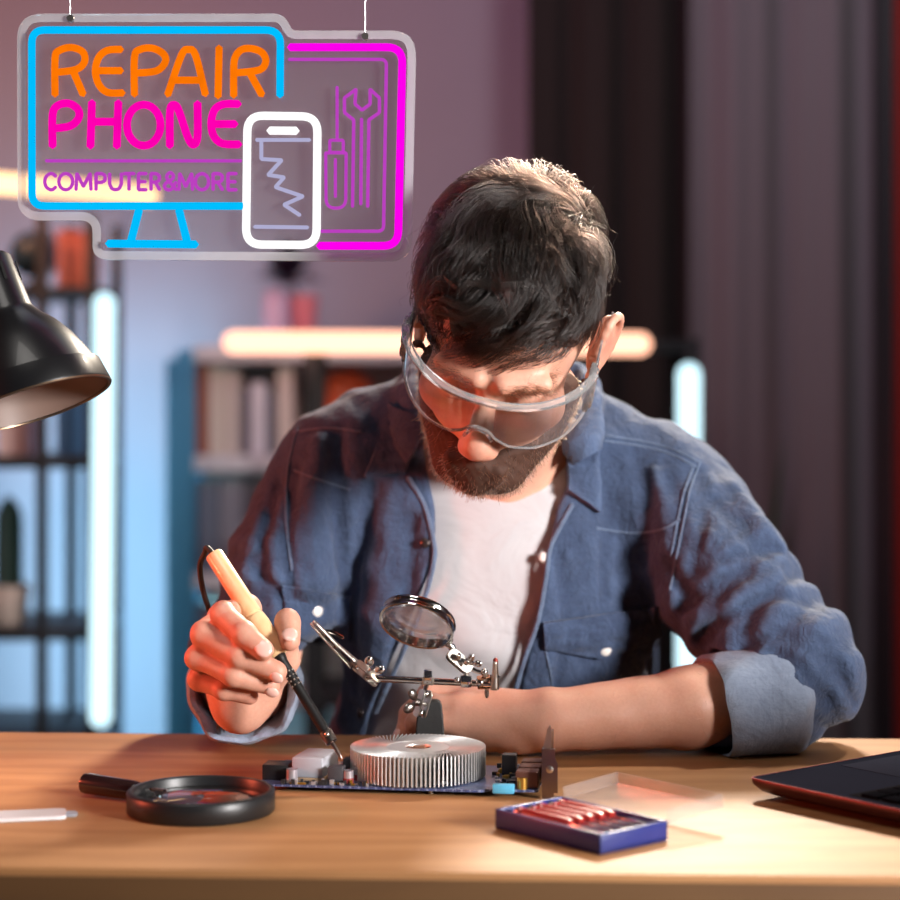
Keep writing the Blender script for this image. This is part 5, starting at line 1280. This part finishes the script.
cp = vessel('potted_cactus', 'tall dark cactus in a beige pot on the lower shelf of the left rack', 'potted cactus', 9, pz3, dk, [(0, .030), (.003, .034), (.062, .041), (.078, .043)], (206, 184, 172), 'pot', .7)
cb = np.array([X_(9, dk), dk, s3]); mb = MB(); G = []
for i in range(15):
    t = i / 14; r = .024 * (1 - max(0, (t - .75) / .25) ** 2.2 * .97); G.append([cb + [r * (1 + .16 * math.cos(9 * w)) * math.cos(w), r * (1 + .16 * math.cos(9 * w)) * math.sin(w), .050 + .205 * t] for w in np.linspace(0, 2 * PI, 73)])
mb.grid(np.array(G)); mb.build('cactus_stem', simple('cactus_green', rgb(26, 52, 44), .6, var=.3), cp)
# ---- curtains
def curtain(name, label, x0, x1, y, z0, z1, amp, wl, mat, seed):
    rq = np.random.default_rng(seed); t = thing(name, label, 'curtain', ((x0 + x1) / 2, y, z1)); n = int((x1 - x0) / .006); G = []
    ph = rq.uniform(0, 6, 4); xs = np.linspace(x0, x1, n)
    for z in np.linspace(z0, z1, 12):
        k = 1 - .35 * (z - z0) / (z1 - z0); G.append([(x, y + amp * k * (math.sin(x / wl * 2 * PI + ph[0] + .5 * math.sin(x * 9 + ph[1])) + .35 * math.sin(x / wl * 4.3 * PI + ph[2])), z) for x in xs])
    MB().grid(np.array(G)).build('cloth', mat, t, True, 180); MB().tube([(x0, y, z1 + .012), (x1, y, z1 + .012)], .012, 12).build('rod', RACKM, t)
    mb = MB()
    for x in np.linspace(x0 + .02, x1 - .02, 8): mb.tube([(x, y + .017 * math.cos(w), z1 + .012 + .017 * math.sin(w)) for w in np.linspace(0, 2 * PI, 14)[:-1]], .0025, 6, True)
    mb.build('curtain_ring', NICKEL, t)
curtain('curtain', 'dark brown curtain hanging behind his head', X_(528, 4.5), X_(694, 4.5), 4.52, .04, 2.40, .022, .13, simple('cloth_dark', rgb(44, 36, 32), .9, scale=300), 2)
curtain('curtain', 'grey-mauve curtain hanging at the right behind his raised shoulder', X_(690, 4.42), X_(874, 4.42), 4.42, .04, 2.40, .026, .17, simple('cloth_mauve', rgb(122, 114, 118), .9, scale=300), 4)
curtain('curtain', 'red curtain strip at the right edge of the room', X_(896, 4.40), X_(1000, 4.40), 4.40, .04, 2.40, .016, .11, simple('cloth_red', rgb(176, 44, 38), .9, scale=300), 6)
struct(MB().box((X_(885, 4.34), 4.36, ZC / 2), (.016, .03, ZC / 2 - .002)).build('trim_1', simple('post_dark', rgb(34, 30, 36), .6), None, False))
# ---- snake plant by the curtain
pd = 4.15; sx = X_(748, pd); pl = thing('snake_plant', 'dim green snake plant in a dark pot in front of the grey-mauve curtain', 'potted plant', (sx, pd, 0))
MB().lathe([(0, .10), (.01, .11), (.30, .14), (.32, .145), (.32, .13), (.28, .12), (.28, .001)], (sx, pd, .0005), (0, 0, 1), 28, True, False).build('pot', simple('pot_dark', rgb(52, 46, 48), .5), pl)
mb = MB(); rq = random.Random(8)
for k in range(11):
    a = rq.uniform(0, 2 * PI); r = rq.uniform(.01, .07); ln = rq.uniform(.45, .70); b = np.array([sx + r * math.cos(a), pd + r * math.sin(a), .27]); dv = np.array([math.cos(a) * .13, math.sin(a) * .13, 1.0]); s = np.array([math.cos(a + 1.2), math.sin(a + 1.2), 0]); G = []
    for i in range(10):
        t = i / 9; w = .026 * math.sin(PI * min(1, .25 + .75 * t)) + .001; c = b + dv * ln * t; q = np.array([-s[1], s[0], 0]) * w * .3; G.append([c - s * w + q, c, c + s * w + q])
    mb.grid(np.array(G))
mb.build('leaf_blades', simple('snake_green', rgb(52, 84, 58), .5, var=.4, scale=30), pl)
# ================================================================== LIGHT
def area(n, loc, tgt, sx, e, col, sy=None, spread=None):
    l = bpy.data.lights.new(n, 'AREA'); l.energy = e; l.color = col; l.size = sx
    if sy: l.shape = 'RECTANGLE'; l.size_y = sy
    if spread: l.spread = math.radians(spread)
    o = bpy.data.objects.new(n, l); COL.objects.link(o); o.location = loc
    o.rotation_euler = (Vector(tgt) - Vector(loc)).to_track_quat('-Z', 'Y').to_euler(); return o
def point(n, loc, e, col, r=.1):
    l = bpy.data.lights.new(n, 'POINT'); l.energy = e; l.color = col; l.shadow_soft_size = r
    o = bpy.data.objects.new(n, l); COL.objects.link(o); o.location = loc; return o
area('key_light', (2.25, -.15, 1.50), (.12, 1.78, .94), .60, 11.8, (1, .965, .945), spread=42)
area('top_light', (-.42, 1.05, 2.30), (-.25, 1.45, .75), .5, 6.0, (1, .95, .90))
area('red_light', (-1.05, 1.60, 1.00), (.0, 1.78, .98), .12, 1.7, (1, .14, .07), spread=70)
area('rim_light', (.45, 3.30, 2.05), (.06, 1.80, 1.05), .20, 9, (1, .86, .70), spread=60)
area('table_light', (.95, 2.55, 2.10), (-.30, 1.55, .75), .12, 2.2, (1, .86, .70), spread=50)
area('violet_light', (-.35, 3.2, 2.45), (-.10, 4.7, 1.60), .5, 5.0, (.74, .27, .76))
area('blue_light', (-.74, 4.32, .62), (-.70, 4.7, .62), .55, 11, (.34, .76, 1.0), 1.15)
area('orange_light', (-1.05, 3.5, 1.75), (-.95, 4.7, 1.45), .2, 6, (1, .42, .20))
point('curtain_red', (1.25, 3.95, .80), 1.2, (1, .16, .10), .1)
area('curtain_light', (.75, 3.1, 2.3), (.85, 4.4, 1.5), .4, 7, (.92, .88, .94))
area('shelf_light', (-.30, 3.65, 1.30), (-.42, 4.4, .95), .15, .8, (1, .82, .74))
w = bpy.data.worlds.new('world'); w.use_nodes = True; SC.world = w; w.node_tree.nodes['Background'].inputs[0].default_value = (.55, .5, .6, 1); w.node_tree.nodes['Background'].inputs[1].default_value = .06
# ================================================================== CAMERA
cam = bpy.data.cameras.new('camera'); co = bpy.data.objects.new('camera', cam); COL.objects.link(co)
cam.sensor_width = 36; cam.lens = 80; co.location = (0, 0, CZ); co.rotation_euler = (PI / 2, 0, 0); cam.shift_y = (HY - 450) / 900; cam.clip_start = .05
cam.dof.use_dof = True; cam.dof.focus_distance = 1.665; cam.dof.aperture_fstop = 3.4; cam.dof.aperture_blades = 0
SC.camera = co
SC.view_settings.view_transform = 'Standard'; SC.view_settings.look = 'None'; SC.view_settings.exposure = 0.0
SC.cycles.use_denoising = True; SC.cycles.max_bounces = 10; SC.cycles.transparent_max_bounces = 24; SC.cycles.sample_clamp_indirect = 4.0; SC.cycles.caustics_refractive = False; SC.cycles.caustics_reflective = False
